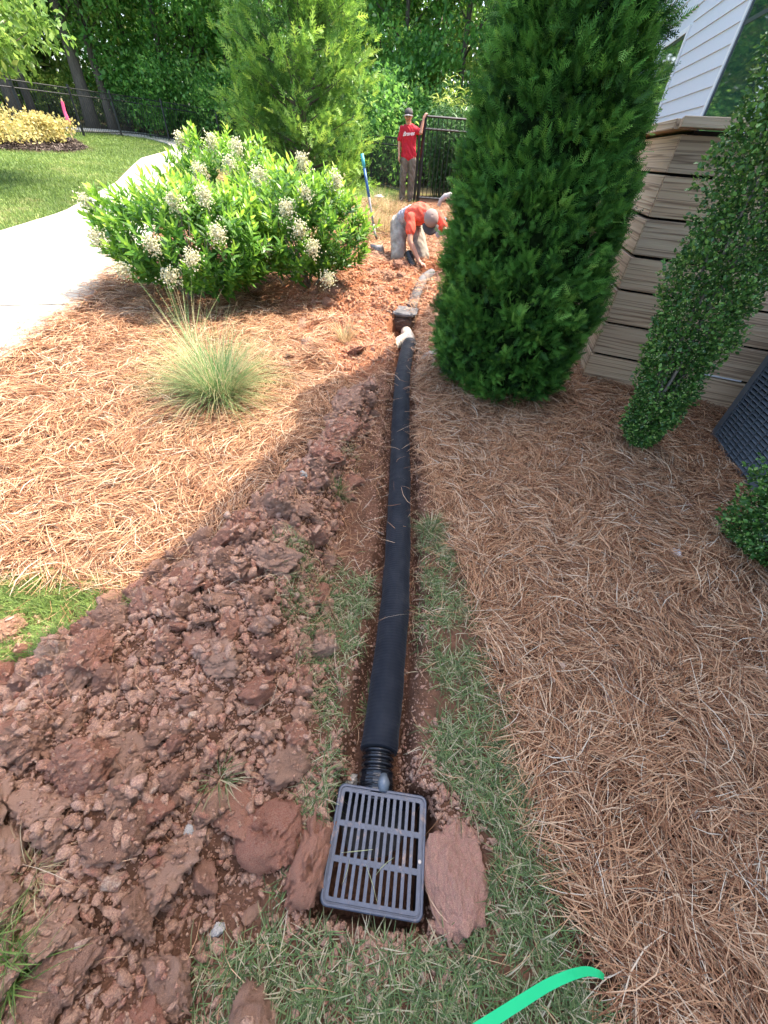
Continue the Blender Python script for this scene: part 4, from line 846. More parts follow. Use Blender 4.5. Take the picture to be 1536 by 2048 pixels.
# ------------------------------------------------------------------ LAUREL SHRUBS
def laurel(x0, y0, rx_, ry_, h, label, nshoot, nfl, seed, flpix):
    E_ = empty('flowering_laurel', (x0, y0, G(x0, y0)), label, 'flowering shrub', 'broad-leaved shrubs flowering by the path'); rg = np.random.default_rng(seed)
    def surf(a, e_):  # point on lumpy dome
        lump = (1 + .34 * vn(a * 2 + seed, e_ * 3, 1.2)) * (1 - .45 * np.maximum(0, -np.sin(e_))) + .10 * vn(a * 5 + seed, e_ * 6, 1.2); return np.stack([rx_ * np.cos(a) * np.cos(e_) * lump, ry_ * np.sin(a) * np.cos(e_) * lump, h * (.42 + .55 * np.sin(e_) * lump)], -1)
    n = nshoot; a = rg.uniform(0, 6.28, n); e_ = np.arcsin(rg.uniform(-.75, 1, n)); P_ = surf(a, e_); depth = rg.random(n) ** 1.6 * .35; ctr = np.array([0, 0, h * .42]); P_ = ctr + (P_ - ctr) * (1 - depth)[:, None]; P_[:, 2] = np.maximum(P_[:, 2], .06)
    out = (P_ - ctr); out /= np.linalg.norm(out, axis=1, keepdims=True); ax = out * .75 + rg.normal(0, .18, (n, 3)) + np.array([0, 0, 1.0]); ax /= np.linalg.norm(ax, axis=1, keepdims=True)
    K = 11; L_ = rg.uniform(.10, .20, n); Ms, Ts, rs = [], [], []
    fr = frames(ax, np.broadcast_to([1., .3, 0], (n, 3)))
    for k in range(K):
        t = k / K; az = k * 2.4 + rg.uniform(0, .5, n); sp_ = (1.15 - .75 * t); rad_ = fr[:, :, 0] * np.cos(az)[:, None] + fr[:, :, 2] * np.sin(az)[:, None]
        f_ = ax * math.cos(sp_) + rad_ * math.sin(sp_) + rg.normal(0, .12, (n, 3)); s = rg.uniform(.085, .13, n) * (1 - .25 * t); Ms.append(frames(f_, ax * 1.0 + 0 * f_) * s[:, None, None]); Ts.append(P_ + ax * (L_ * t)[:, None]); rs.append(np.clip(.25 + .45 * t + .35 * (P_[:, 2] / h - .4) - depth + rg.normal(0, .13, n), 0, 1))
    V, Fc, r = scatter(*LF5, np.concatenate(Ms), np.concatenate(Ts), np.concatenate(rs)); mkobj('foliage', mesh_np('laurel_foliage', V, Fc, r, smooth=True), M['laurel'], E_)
    mb = MB()
    for k in range(26):
        i = rg.integers(0, n); q = P_[i]; st = np.array([rg.normal(0, .08), rg.normal(0, .08), -.03]); mb.tube([st, st * .6 + q * .35 + [0, 0, .05], q], [.013, .009, .004], 6)
    mb.build('branches', M['barkg'], E_, smooth=True)
    oc = np.array([(1, 0, 0), (-.5, .87, 0), (-.5, -.87, 0), (0, 0, .8), (0, 0, -.5)]); of = np.array([(0, 1, 3), (1, 2, 3), (2, 0, 3), (1, 0, 4), (2, 1, 4), (0, 2, 4)])
    for (u, v) in flpix:
        # flower heads sit on the crown surface under that picture point
        d = ray(u, v); o3 = np.array([0, 0, H]) - np.array([x0, y0, G(x0, y0)]); best = None
        for t in np.arange(3, 8, .02):
            q = o3 + d * t; w_ = (q - ctr) / np.array([rx_, ry_, h * .56])
            if np.linalg.norm(w_) < 1.16: best = q; break
        if best is None: continue
        o_ = best - ctr; o_ /= np.linalg.norm(o_); axf = o_ * .6 + np.array([0, -.1, .8]); axf /= np.linalg.norm(axf); m_ = 300; t = rg.random(m_); wd = .085 * (1 - .4 * t) ; q = best[None] - axf * .01 + axf[None] * (t * .075)[:, None] + rg.normal(0, 1, (m_, 3)) * wd[:, None] * .55
        V, Fc, r = scatter(oc, of, frames(rg.normal(size=(m_, 3)), rg.normal(size=(m_, 3))) * rg.uniform(.008, .013, m_)[:, None, None], q, rg.random(m_)); mkobj('flower_head', mesh_np('flower_head', V, Fc, r), M['flower'], E_)
laurel(-2.35, 4.98, .98, .62, 1.02, 'left flowering shrub with glossy leaves and cream flower heads beside the concrete path', 620, 0, 21, [(180, 412), (350, 408), (408, 398), (435, 472), (310, 495), (385, 522), (342, 556), (250, 545), (200, 480), (290, 350)])
laurel(-1.28, 5.6, .80, .60, 1.12, 'right flowering shrub with glossy leaves and cream flower heads beside the dug soil', 560, 0, 22, [(520, 360), (610, 395), (575, 425), (600, 465), (625, 500), (530, 500), (470, 545), (670, 370), (655, 560), (605, 330)])
laurel(-2.4, 6.7, .85, .60, 1.3, 'hindmost flowering shrub with white flower heads between path and conifer', 420, 0, 23, [(365, 285), (425, 290), (475, 300), (400, 345), (460, 335), (395, 375)])

# ------------------------------------------------------------------ TREES
def tubes_mesh(lst, n=6):
    mb = MB()
    for P_, r_ in lst: mb.tube(P_, r_, n)
    return mb
def broadleaf(x0, y0, h, tr, crown, nleaf, ls, label, mt='tree', seed=1, lean=(0, 0), bark='bark', nclu=55, name='woodland_tree', group='trees of the wood behind the fence', tmpl=LFT, nb=16):
    """crown = (zlo, zhi, radius)"""
    rg = np.random.default_rng(seed); z0 = float(g0(x0, y0)); E_ = empty(name, (x0, y0, z0), label, 'tree', group); zlo, zhi, cr = crown; P_ = []; k = 10
    for t in np.linspace(0, 1, k): P_.append((lean[0] * t * h + rg.normal(0, .02 * h * .1), lean[1] * t * h + rg.normal(0, .02 * h * .1), t * h - .1))
    P_ = np.array(P_); mb = MB(); mb.tube(P_, tr * (1 - .75 * np.linspace(0, 1, k)) * (1 + .35 * np.exp(-np.linspace(0, 1, k) * 14)), 10); mb.build('trunk', M[bark], E_, smooth=True)
    cz = rg.uniform(0, 1, nclu); a = rg.uniform(0, 6.28, nclu); zc = zlo + (zhi - zlo) * cz; rr_ = cr * np.sin(np.pi * np.clip(.12 + cz * .86, 0, 1)) ** .6 * np.sqrt(rg.random(nclu) * .9 + .1)
    C_ = np.stack([rr_ * np.cos(a) + lean[0] * zc, rr_ * np.sin(a) + lean[1] * zc, zc], 1); lst = []
    for i in range(min(nb, nclu)):
        q = C_[i]; zs = max(.4, q[2] - .5 * np.hypot(q[0], q[1]) - .2); st = np.array([lean[0] * zs, lean[1] * zs, zs]); lst.append(([st, (st + q) / 2 + [0, 0, .12], q], [tr * .3, tr * .16, tr * .05]))
    tubes_mesh(lst, 5).build('limbs', M[bark], E_, smooth=True)
    ci = rg.integers(0, nclu, nleaf); sz = cr * rg.uniform(.18, .38, nclu); off = rg.normal(0, 1, (nleaf, 3)); off /= np.linalg.norm(off, axis=1, keepdims=True); off *= (rg.random(nleaf) ** .5)[:, None]; T = C_[ci] + off * sz[ci][:, None] * np.array([1.15, 1.15, .6]); ok = T[:, 2] > .15; T = T[ok]; ci = ci[ok]; n = len(T)
    f_ = rg.normal(0, 1, (n, 3)) + [0, 0, -.5]; up = rg.normal(0, .7, (n, 3)) + [0, 0, 1.]; Mx = frames(f_, up) * (ls * rg.uniform(.65, 1.3, n))[:, None, None]
    cb_ = rg.uniform(-.2, .2, nclu); V, Fc, r = scatter(*tmpl, Mx, T, np.clip(rg.random(n) * .8 + .1 + cb_[ci], 0, 1)); mkobj('crown', mesh_np('crown', V, Fc, r), M[mt], E_); return E_
def base_on(u, v, y): p = at(u, v, y); return p[0], y
# fence line (top rail fitted to the picture)
FEN = [(-15.5, 17.0), (-12.3, 20.3), (-11.9, 22.6), (-9.9, 23.2), (-6.6, 22.6), (-3.2, 20.0), (-1.2, 17.2), (.1, 14.2)]
FEN = [(-13.8, 12.5), (-12.6, 15.8), (-12.2, 19.4), (-12.05, 22.9), (-9.75, 23.4), (-6.8, 22.6), (-3.4, 20.0), (-1.4, 17.2), (-.15, 14.6)]
spots = [  # u (pixel column at the base), distance y, height, trunk radius, crown
 (62, 23.2, 12, .24, (3.2, 11, 3.6)), (92, 24.0, 12, .15, (3.0, 11, 3.0)), (200, 24.3, 13, .24, (3.0, 12, 3.8)), (237, 24.6, 12, .17, (3.2, 11, 3.2)),
 (300, 26.5, 12, .16, (1.2, 10, 3.4)), (360, 25.5, 11, .14, (.6, 9, 3.2)), (420, 26.5, 12, .16, (.8, 10, 3.4)), (480, 26.0, 12, .2, (.6, 10, 3.2)), (545, 27, 12, .2, (1.0, 10, 3.6)), (640, 25, 12, .2, (.8, 10, 3.2)),
 (705, 22, 10, .13, (.5, 9, 2.4)), (750, 24, 11, .16, (.6, 9, 2.8)), (800, 21.5, 9, .12, (.4, 8, 2.3)), (850, 24, 11, .16, (.8, 10, 2.8)), (905, 21, 10, .13, (1.4, 9, 2.4)), (960, 23, 11, .16, (1.0, 10, 2.8)), (1010, 20, 9, .12, (.9, 8, 2.2)), (1100, 24, 11, .2, (1, 10, 3.2)), (-60, 22, 12, .25, (2.4, 11, 3.6)), (-190, 24, 12, .25, (1.2, 11, 4)), (1250, 26, 12, .2, (1, 11, 3.8)), (20, 29, 12, .2, (2.5, 11, 4)), (150, 31, 13, .2, (2.2, 12, 4.4))]
DESC = ['thick dark trunk tree behind the fence beyond the yellow shrub', 'slender tree close beside the thick trunk beyond the yellow shrub', 'broad dark trunk tree behind the fence right of the pink-taped stake', 'thinner forked-looking trunk just right of the broad dark trunk', 'leafy tree behind the fence above the left part of the curved path', 'leafy tree with low dark branches above the bend of the path', 'leafy tree behind the fence above the white flower heads', 'tree behind the left side of the light green conifer', 'tree hidden behind the crown of the light green conifer', 'tree rising right behind the conifer top', 'slim leafy tree between the conifer and the standing worker', 'woodland tree above the standing worker on his left', 'dark leafy tree directly behind the standing worker', 'tree above the gate post behind the worker', 'tree behind the strap-leaved hedge above the gate', 'woodland tree between the hedge and the arborvitae', 'tree peeping out at the left edge of the arborvitae top', 'tree hidden behind the upper arborvitae', 'tree at the upper left edge behind the fence', 'tree beyond the left picture edge', 'tree behind the house corner', 'distant tree in the gap left of the thick dark trunk', 'distant pale tree in the gap between the dark trunks']
for k, ((u, y, h, tr, crown), ds) in enumerate(zip(spots, DESC)):
    x = at(u, 290, y)[0]; broadleaf(x, y, h, tr, crown, 11000 if -50 < u < 1050 else 5000, .15 if y < 26 else .19, ds, 'tree' if k % 4 != 3 else 'tree2', 50 + k, nclu=90 if crown[0] < 2 else 60, group=None)
# undergrowth along the fence
def shrubmass(x0, y0, r_, h, n, ls, label, mt, seed, name='undergrowth_shrub', tm=LFT, group=None, cat='shrub'):
    rg = np.random.default_rng(seed); E_ = empty(name, (x0, y0, float(g0(x0, y0))), label, cat, group); nc = 22; C_ = rg.normal(0, .45, (nc, 3)) * [r_, r_, 0]; C_[:, 2] = rg.uniform(.15, .85, nc) * h
    ci = rg.integers(0, nc, n); T = C_[ci] + rg.normal(0, .24, (n, 3)) * [r_, r_, h * .5]; ok = (T[:, 2] > .02) & (T[:, 2] < h * 1.1); T = T[ok]; n = len(T)
    Mx = frames(rg.normal(0, 1, (n, 3)) + [0, 0, .5], rg.normal(0, .7, (n, 3)) + [0, 0, 1]) * (ls * rg.uniform(.6, 1.3, n))[:, None, None]; V, Fc, r = scatter(*tm, Mx, T, rg.random(n)); mkobj('foliage', mesh_np('foliage', V, Fc, r), M[mt], E_)
    tubes_mesh([([(0, 0, -.05), q * .5 + [0, 0, .1], q], [.02, .012, .005]) for q in C_[:10]], 5).build('stems', M['bark'], E_); return E_
for k, (u, y) in enumerate([(30, 27), (120, 28), (265, 27), (320, 25), (390, 25), (450, 24.6), (510, 24), (700, 20.5), (745, 19), (790, 18), (850, 19.5), (930, 20), (1000, 18.5)]):
    shrubmass(at(u, 280, y)[0], y, 1.5, 2.6 if k > 1 else 1.6, 4200, .13, ['low pale shrub behind the fence at the left edge', 'pale shrub behind the fence between dark trunks', 'shrub behind the fence right of the broad dark trunk', 'dark undergrowth above the left bend of the path', 'undergrowth shrub above the white flower heads', 'undergrowth left of the conifer foot', 'undergrowth directly left of the conifer', 'undergrowth right of the conifer', 'undergrowth left of the standing worker', 'undergrowth just behind the standing worker', 'undergrowth behind the gate post', 'undergrowth behind the strap-leaved hedge', 'undergrowth left of the arborvitae'][k], 'tree2' if k in (0, 1, 2) else 'tree', 200 + k)
# far wood
n = 90000; ang = RNG.uniform(rad(30), rad(140), n); dd = RNG.uniform(33, 42, n); x = dd * np.cos(ang); y = dd * np.sin(ang); z = g0(x, y) * 0 + 2 + RNG.random(n) * 11; gap = fbm(x * .35, z * .5, 1., 3) > -.42; x, y, z = x[gap], y[gap], z[gap]; n = len(x)
V, Fc, r = scatter(*LFT, frames(RNG.normal(0, 1, (n, 3)), RNG.normal(0, .7, (n, 3)) + [0, 0, 1]) * RNG.uniform(.3, .6, n)[:, None, None], np.stack([x, y, z], 1))
tag(mkobj('far_wood', mesh_np('far_wood', V, Fc, r), M['tree2']), 'mass of pale leaves of the wood far behind', 'woodland', kind='stuff')
# light young tree at the upper left edge
broadleaf(*base_on(-50, 300, 9.5), 3.6, .06, (1.5, 3.1, 1.35), 6000, .13, 'young yellow-green tree reaching in at the upper left edge', 'tree2', 77, name='young_tree', group=None, tmpl=LF3, nclu=34, lean=(.32, 0))
# conifer
CF = at(610, 330, 10.4); cz_ = float(g0(CF[0], 10.4)); con = empty('conifer', (CF[0], 10.4, cz_), 'bright green loose conifer behind the flowering shrubs', 'conifer'); prof = [(0, .9), (.3, 1.15), (1.2, 1.3), (2.5, 1.15), (4, .8), (5.5, .4), (6.5, .05)]
rg = np.random.default_rng(5); brs = []; nb = 460; P_, Fw, RR = [], [], []
for i in range(nb):
    z = rg.random() ** 1.1 * 6.2 + .1; a = rg.uniform(0, 6.28); R_ = float(arb_r(z, prof)) * rg.uniform(.75, 1.12); tip = np.array([R_ * math.cos(a), R_ * math.sin(a), z + rg.uniform(.0, .35)]); st = np.array([0, 0, max(.1, z - .25)]); brs.append(([st, (st + tip) / 2 + [0, 0, -.04], tip], [.018, .01, .004]))
    m_ = 42
    for j in range(m_):
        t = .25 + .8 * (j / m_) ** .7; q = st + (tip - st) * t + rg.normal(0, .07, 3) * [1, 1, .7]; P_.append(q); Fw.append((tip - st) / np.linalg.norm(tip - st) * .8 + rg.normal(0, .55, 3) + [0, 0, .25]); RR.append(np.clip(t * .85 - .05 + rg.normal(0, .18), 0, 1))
P_, Fw, RR = map(np.array, (P_, Fw, RR)); SV2, SF2 = spray_template(4, 1, .085)
V, Fc, r = scatter(SV2, SF2, frames(Fw, rg.normal(0, .6, P_.shape) + [0, 0, 1]) * rg.uniform(.10, .19, len(P_))[:, None, None], P_, RR); mkobj('crown', mesh_np('conifer_crown', V, fixtri(Fc), r), M['conifer'], con)
mb = tubes_mesh(brs[:150], 5); mb.build('branches', M['bark'], con); mb = MB(); mb.tube([(0, 0, -.1), (0, 0, 3), (0, 0, 6.2)], [.09, .06, .02], 9); mb.build('trunk', M['bark'], con, smooth=True)
# strap-leaved hedge behind the gate
def strapshrub(x0, y0, r_, h, n, label, seed):
    rg = np.random.default_rng(seed); E_ = empty('strap_leaved_shrub', (x0, y0, float(g0(x0, y0))), label, 'shrub'); lst = []; P_, Fw = [], []
    for i in range(n):
        a = rg.uniform(0, 6.28); b_ = r_ * rg.random() ** .5; top = np.array([b_ * math.cos(a), b_ * math.sin(a), h * rg.uniform(.5, 1) * (1 - .25 * (b_ / r_) ** 2)]); st = top * [.4, .4, 0]; lst.append(([st, (st + top) / 2, top], [.01, .008, .004]))
        for j in range(26):
            t = .15 + .85 * j / 26; P_.append(st + (top - st) * t + rg.normal(0, .03, 3)); az = rg.uniform(0, 6.28); e_ = rg.uniform(-.2, .9); Fw.append((math.cos(az) * math.cos(e_), math.sin(az) * math.cos(e_), math.sin(e_)))
    P_, Fw = np.array(P_), np.array(Fw); Mx = frames(Fw, np.broadcast_to([0, 0, 1.], Fw.shape) + rg.normal(0, .2, Fw.shape)) * rg.uniform(.14, .26, len(P_))[:, None, None]; V, Fc, r = scatter(*LFS, Mx, P_)
    hi = np.repeat(P_[:, 2] > h * .72, len(LFS[0])); fh = hi.reshape(-1, len(LFS[0]))[:, 0]; fhf = np.repeat(fh, len(LFS[1]))
    mkobj('foliage', mesh_np('strap_foliage', V, Fc[~fhf], r), M['strapleaf'], E_); mkobj('sunlit_top', mesh_np('strap_sunlit', V, Fc[fhf], r), M['strapleaf_lit'], E_); tubes_mesh(lst[:40], 5).build('stems', M['strapleaf'], E_)  # upper leaves get the brighter colour, painting the sunlit top
strapshrub(1.0, 14.9, .75, 2.65, 150, 'tall strap-leaved shrub right behind the black gate', 31); strapshrub(1.95, 15.4, .9, 2.8, 140, 'strap-leaved shrub between the gate end and the arborvitae', 32)
# yellow shrubs on mulch
for k, (u, v, r_, h, n, lab) in enumerate([(92, 285, 0.62, .62, 3000, 'golden yellow low shrub on the mulch bed beside the pink-taped stake'), (-12, 285, .8, .8, 2600, 'golden yellow shrub cut by the left picture edge')]):
    p = hit(u, v); shrubmass(p[0], p[1], r_, h, n, .085, lab, 'ylw', 60 + k, 'golden_shrub')
# mulch chips
x, y = inpoly(P_MULCH, 30000, vis); n = len(x); V, Fc, r = scatter(*strip_template(1, 0, 0, .2), frames(np.stack([RNG.normal(0, 1, n), RNG.normal(0, 1, n), RNG.normal(0, .2, n)], 1), np.broadcast_to([0, 0, 1.], (n, 3)) + RNG.normal(0, .3, (n, 3))) * np.stack([np.full(n, .03), np.full(n, .09), np.full(n, .05)], 1)[:, None, :], np.stack([x, y, ground(x, y) + .02 + .03 * RNG.random(n)], 1))
M['chip'] = leafmat('mulch_chips', [(0, (.02, .016, .014)), (.7, (.08, .06, .05)), (1, (.25, .2, .16))], .9, .05, .1); tag(mkobj('mulch', mesh_np('mulch', V, Fc, r), M['chip']), 'dark bark mulch under the golden shrubs', 'mulch', kind='stuff')
# stake
p = hit(147, 284); tp = at(122, 196, p[1]); st = empty('survey_stake', p, 'wooden stake wrapped in bright pink tape beside the golden shrub', 'stake'); q = tp - p
mb = MB(); mb.tube([(0, 0, -.05), q], [.03, .03], 4); mb.build('stick', M['wood'], st); mb = MB(); mb.tube([q * .42 + [.02, -.03, 0], q * .55 + [.03, -.03, 0], q * .7 + [.0, -.02, 0], q * .93], [.07, .055, .045, .04], 6); mb.build('tape', M['pink'], st)

# ------------------------------------------------------------------ FENCE + GATE
def fence_run(P_, name, label, h=1.22):
    E_ = empty(name, (*P_[0], float(g0(*P_[0]))), label, 'fence'); P_ = np.array(P_); rails = MB(); pk = MB(); cnt = 0
    d = np.concatenate([[0], np.cumsum(np.hypot(*np.diff(P_, axis=0).T))]); tot = d[-1]
    def q(s, z): x, y = np.interp(s, d, P_[:, 0]), np.interp(s, d, P_[:, 1]); return np.array([x, y, float(g0(x, y)) + z])
    s_ = np.arange(0, tot, .6)
    for zz in (h, h - .16, .12): rails.tube([q(a, zz) for a in s_], .017, 4)
    for a in np.arange(0, tot, .11): pk.tube([q(a, .05), q(a, h - .01)], .0095, 4)
    keep_world(rails.build('rails', M['alu']), E_); o = keep_world(pk.build('pickets', M['alu']), E_); o['kind'] = 'stuff'
    for a in np.arange(0, tot, 2.4):
        mb = MB(); b_ = q(a, -.1); mb.box((b_[0], b_[1], b_[2] + .1 + (h + .06) / 2), (.06, .06, h + .12)); keep_world(mb.build('post', M['alu']), E_)
    return E_
fence_run(FEN, 'picket_fence', 'long black metal picket fence along the edge of the wood')
gt = empty('metal_gate', (.25, 13.6, G(.25, 13.6)), 'black metal gate panel the standing worker leans on', 'gate'); gz = G(.25, 13.6); Hg = 1.70
def gbar(p0, p1, w_, name): mb = MB(); mb.tube([p0, p1], w_, 4); return mb.build(name, M['alu'], gt)
gbar((0, 0, -.1), (0, 0, Hg), .045, 'hinge_post'); gbar((-.10, .12, -.1), (-.10, .12, Hg - .12), .035, 'latch_post'); gbar((1.1, .05, -.1), (1.1, .05, Hg), .035, 'end_post')
for zz, nm in ((Hg - .03, 'top_rail'), (Hg - .25, 'middle_rail'), (.12, 'bottom_rail')): gbar((0, 0, zz), (1.1, .05, zz), .022, nm)
for k in range(1, 10): gbar((.11 * k, .005 * k, .12), (.11 * k, .005 * k, Hg - .03), .009, 'picket')
fence_run([(1.4, 13.7), (4.9, 13.4)], 'side_fence', 'short black fence run from the gate end towards the house', 1.5)

# ------------------------------------------------------------------ SHOVEL, HOSE, BAG, STRAP, LITTER
p = hit(757, 512); tp = at(724, 308, 8.0); sh = empty('shovel', p, 'blue-handled shovel standing in the dug soil left of the kneeling worker', 'shovel'); q = tp - p; R3 = lambda t: q * t
mb = MB(); mb.tube([R3(.30), R3(.5), R3(.62)], [.018, .018, .019], 10); mb.build('shaft', M['ash'], sh, smooth=True); mb = MB(); mb.tube([R3(.60), R3(.88)], [.021, .021], 10); mb.build('blue_grip', M['bluepaint'], sh, smooth=True); mb = MB(); mb.tube([R3(.87), R3(1.)], [.024, .026], 10); mb.build('handle_end', M['teal'], sh, smooth=True)
mb = MB(); mb.tube([R3(.18) + [.02, -.01, 0], R3(.24), R3(.33)], [.02, .02, .021], 10); mb.build('socket', M['steel'], sh, smooth=True)
V = []; Fc = []
for i in range(8):
    t = i / 7; wv = .11 * (1 - (1 - t) ** 3 * .0) * (math.sin(min(1, t * 1.3) * math.pi / 2)) if t < .8 else .11; zc_ = -.15 + .3 * t
    for j in range(7): s_ = j / 6 * 2 - 1; V.append((s_ * wv + .02 + .04 * (1 - t) + q[0] * .2 * t, -.03 + .035 * s_ * s_ - .02 * (1 - t) + q[1] * .2 * t, zc_))
for i in range(7):
    for j in range(6): a = i * 7 + j; Fc.append((a, a + 1, a + 8, a + 7))
mb = MB(); mb.add(V, Fc); o = mb.build('blade', M['steel'], sh, smooth=True); sm = o.modifiers.new('thick', 'SOLIDIFY'); sm.thickness = .004
hz = [at(u, v, 8.3) for u, v in [(877, 412), (882, 400), (890, 393), (900, 391), (912, 396)]]; mb = MB(); mb.tube(hz, [.03, .035, .04, .045, .045], 12); tag(mb.build('bent_grey_tube', M['tube'], None, smooth=True), 'bent pale grey tube end sticking up behind the kneeling worker', 'tube')
def crumple(name, p, s, mt, label, cat, seed):
    V = RV4.copy(); rg = np.random.default_rng(seed); o3 = rg.uniform(0, 20, 3); nn = np.array([mnoise.noise(Vector(v * 1.7 + o3)) + .7 * abs(mnoise.noise(Vector(v * 4 + o3))) for v in V]); V = V * (1 + .7 * nn)[:, None] * np.array(s); return tag(mkobj(name, (lambda m_: (m_.materials.append(M[mt]), m_)[1])(mesh_np(name, V + np.array(p), RF4)), None), label, cat)
p = at(884, 420, 8.2); zb_ = G(p[0], 8.2); crumple('blue_bag', (p[0], 8.2, zb_ + .38), (.09, .08, .12), 'bag', 'crumpled pale blue sack behind the kneeling worker', 'sack', 3)
p = hit(1350, 1108, .02); crumple('foil_scrap', (p[0], p[1], p[2] + .012), (.022, .030, .012), 'foil', 'crumpled silver foil scrap on the shaded pine straw', 'litter', 4)
p = hit(757, 408); crumple('white_scrap', (p[0], p[1], G(p[0], p[1]) + .15), (.09, .06, .03), 'foil', 'pale plastic sheet scrap in the dry grass before the standing worker', 'litter', 8)
p = hit(862, 712); o = clod(variants[2], p[0] + .03, p[1], .11, .3, 'pale elongated stone at the foot of the arborvitae', name='pale_stone', cat='stone', rot=(0, 0, 1.0), sc=(.16, .07, .06)); o.data = o.data.copy(); o.data.materials.clear(); o.data.materials.append(M['stone'])
for k, (u, v, s, lab) in enumerate([(700, 1545, .035, 'mossy grey stone beside the corrugated pipe end'), (390, 1668, .02, 'small grey pebble on the near heap'), (480, 1615, .016, 'small oval white pebble at the heap foot'), (612, 1005, .025, 'pale stone on the bank above the trench'), (430, 1860, .02, 'pale chip of rock at the lower heap edge')]):
    p = hit(u, v, .03); o = clod(variants[1], p[0], p[1], s, .2, lab, name='small_stone', cat='stone'); o.data = o.data.copy(); o.data.materials.clear(); o.data.materials.append(M['stone'])
# green strap
SP_ = [((930, 2075), .10), ((985, 2040), .105), ((1040, 2005), .11), ((1095, 1970), .115), ((1140, 1950), .11), ((1175, 1941), .095), ((1200, 1948), .075), ((1208, 1955), .05)]
P_ = [hit(*uv, dz) for uv, dz in SP_]; pts = []
for i in range(len(P_) - 1):
    for q in np.linspace(0, 1, 5, endpoint=False): pts.append(P_[i] * (1 - q) + P_[i + 1] * q)
pts = np.array(pts + [P_[-1]])
for _ in range(4): pts[1:-1] = (pts[:-2] + 2 * pts[1:-1] + pts[2:]) / 4
T = np.gradient(pts, axis=0); T /= np.linalg.norm(T, axis=1, keepdims=True); sd = np.cross(T, [0.15, -.25, 1.]); sd /= np.linalg.norm(sd, axis=1, keepdims=True); V = []; Fc = []; m_ = len(pts)
for i in range(m_): wv = .0125 * (1 - .55 * (i / m_) ** 2); V += [pts[i] - sd[i] * wv, pts[i] + sd[i] * wv]
Fc = [(2 * i, 2 * i + 1, 2 * i + 3, 2 * i + 2) for i in range(m_ - 1)]; mb = MB(); mb.add(V, Fc); o = mb.build('green_strap', M['green'], None); sm = o.modifiers.new('thick', 'SOLIDIFY'); sm.thickness = .001; tag(o, 'bright green plastic strap arching over the grass at the bottom edge', 'strap')
# blades fallen on the grate
x = np.array([.0, .05, .09, -.03]); y = np.array([.17, .10, .14, .12]); V, Fc, r = needles(x, y, np.array([.10, .09, .07, .06]), np.full(4, .0022), 0); V[:, 2] = GZ + .003 + .004 * RNG.random(len(V)); tag(mkobj('fallen_blades', mesh_np('fallen', V, Fc, r * 0 + .8), M['tuft']), 'few cut grass blades fallen on the grate', 'grass', kind='stuff')

# ------------------------------------------------------------------ PEOPLE
def capsule(mb, p0, p1, r0, r1, n=12, sq=(1, 1), side=None):
    p0, p1 = np.array(p0, float), np.array(p1, float); ax = p1 - p0; L_ = np.linalg.norm(ax); ax = ax / (L_ + 1e-9); a = np.array(side if side is not None else ([0, 1., 0] if abs(ax[1]) < .9 else [1., 0, 0]), float); s = a - ax * a.dot(ax); s /= np.linalg.norm(s); t_ = np.cross(ax, s); rows = []
    for k in range(5): e_ = math.pi / 2 * (k / 4); rows.append((p0 - ax * r0 * math.cos(e_), max(1e-4, r0 * math.sin(e_))))
    for k in range(5): e_ = math.pi / 2 * (1 - k / 4); rows.append((p1 + ax * r1 * math.cos(e_), max(1e-4, r1 * math.sin(e_))))
    V = []; th = np.arange(n) / n * 2 * math.pi
    for c_, r_ in rows: V += list(c_ + r_ * (np.cos(th)[:, None] * s * sq[0] + np.sin(th)[:, None] * t_ * sq[1]))
    Fc = []
    for i in range(len(rows) - 1):
        for j in range(n): k = (j + 1) % n; Fc.append((i * n + j, i * n + k, (i + 1) * n + k, (i + 1) * n + j))
    Fc.append(tuple(range(n))[::-1]); Fc.append(tuple((len(rows) - 1) * n + j for j in range(n))); mb.add(V, Fc)
def meshed(mb, name, mt, parent, vox=.010, smooth=4):
    o = mb.build(name, None); o.modifiers.new('r', 'REMESH').mode = 'VOXEL'; o.modifiers['r'].voxel_size = vox; sm = o.modifiers.new('s', 'SMOOTH'); sm.iterations = smooth; sm.factor = .5
    dg = bpy.context.evaluated_depsgraph_get(); me = bpy.data.meshes.new_from_object(o.evaluated_get(dg)); o.modifiers.clear(); o.data = me; me.materials.clear(); me.materials.append(mt); me.polygons.foreach_set('use_smooth', np.ones(len(me.polygons), bool))
    if name in ('shirt', 'shirt_back', 'trousers'):
        n_ = len(me.vertices); co = np.zeros(n_ * 3, np.float32); me.vertices.foreach_get('co', co); co = co.reshape(-1, 3); no = np.array([v.normal[:] for v in me.vertices]); q_ = co @ np.array([[.8, .3, 0], [-.3, .8, .2], [.5, .1, .7]])
        f_ = np.array([abs(mnoise.noise(Vector((p[0] * 13, p[1] * 9, p[2] * 7)))) + .5 * mnoise.noise(Vector((p[0] * 22, p[1] * 22, p[2] * 14))) for p in q_])
        co += no * ((.22 - f_) * .022)[:, None]; me.vertices.foreach_set('co', co.ravel().astype(np.float32)); me.update()
    return keep_world(o, parent)
def A_(*a): return np.array(a, float)
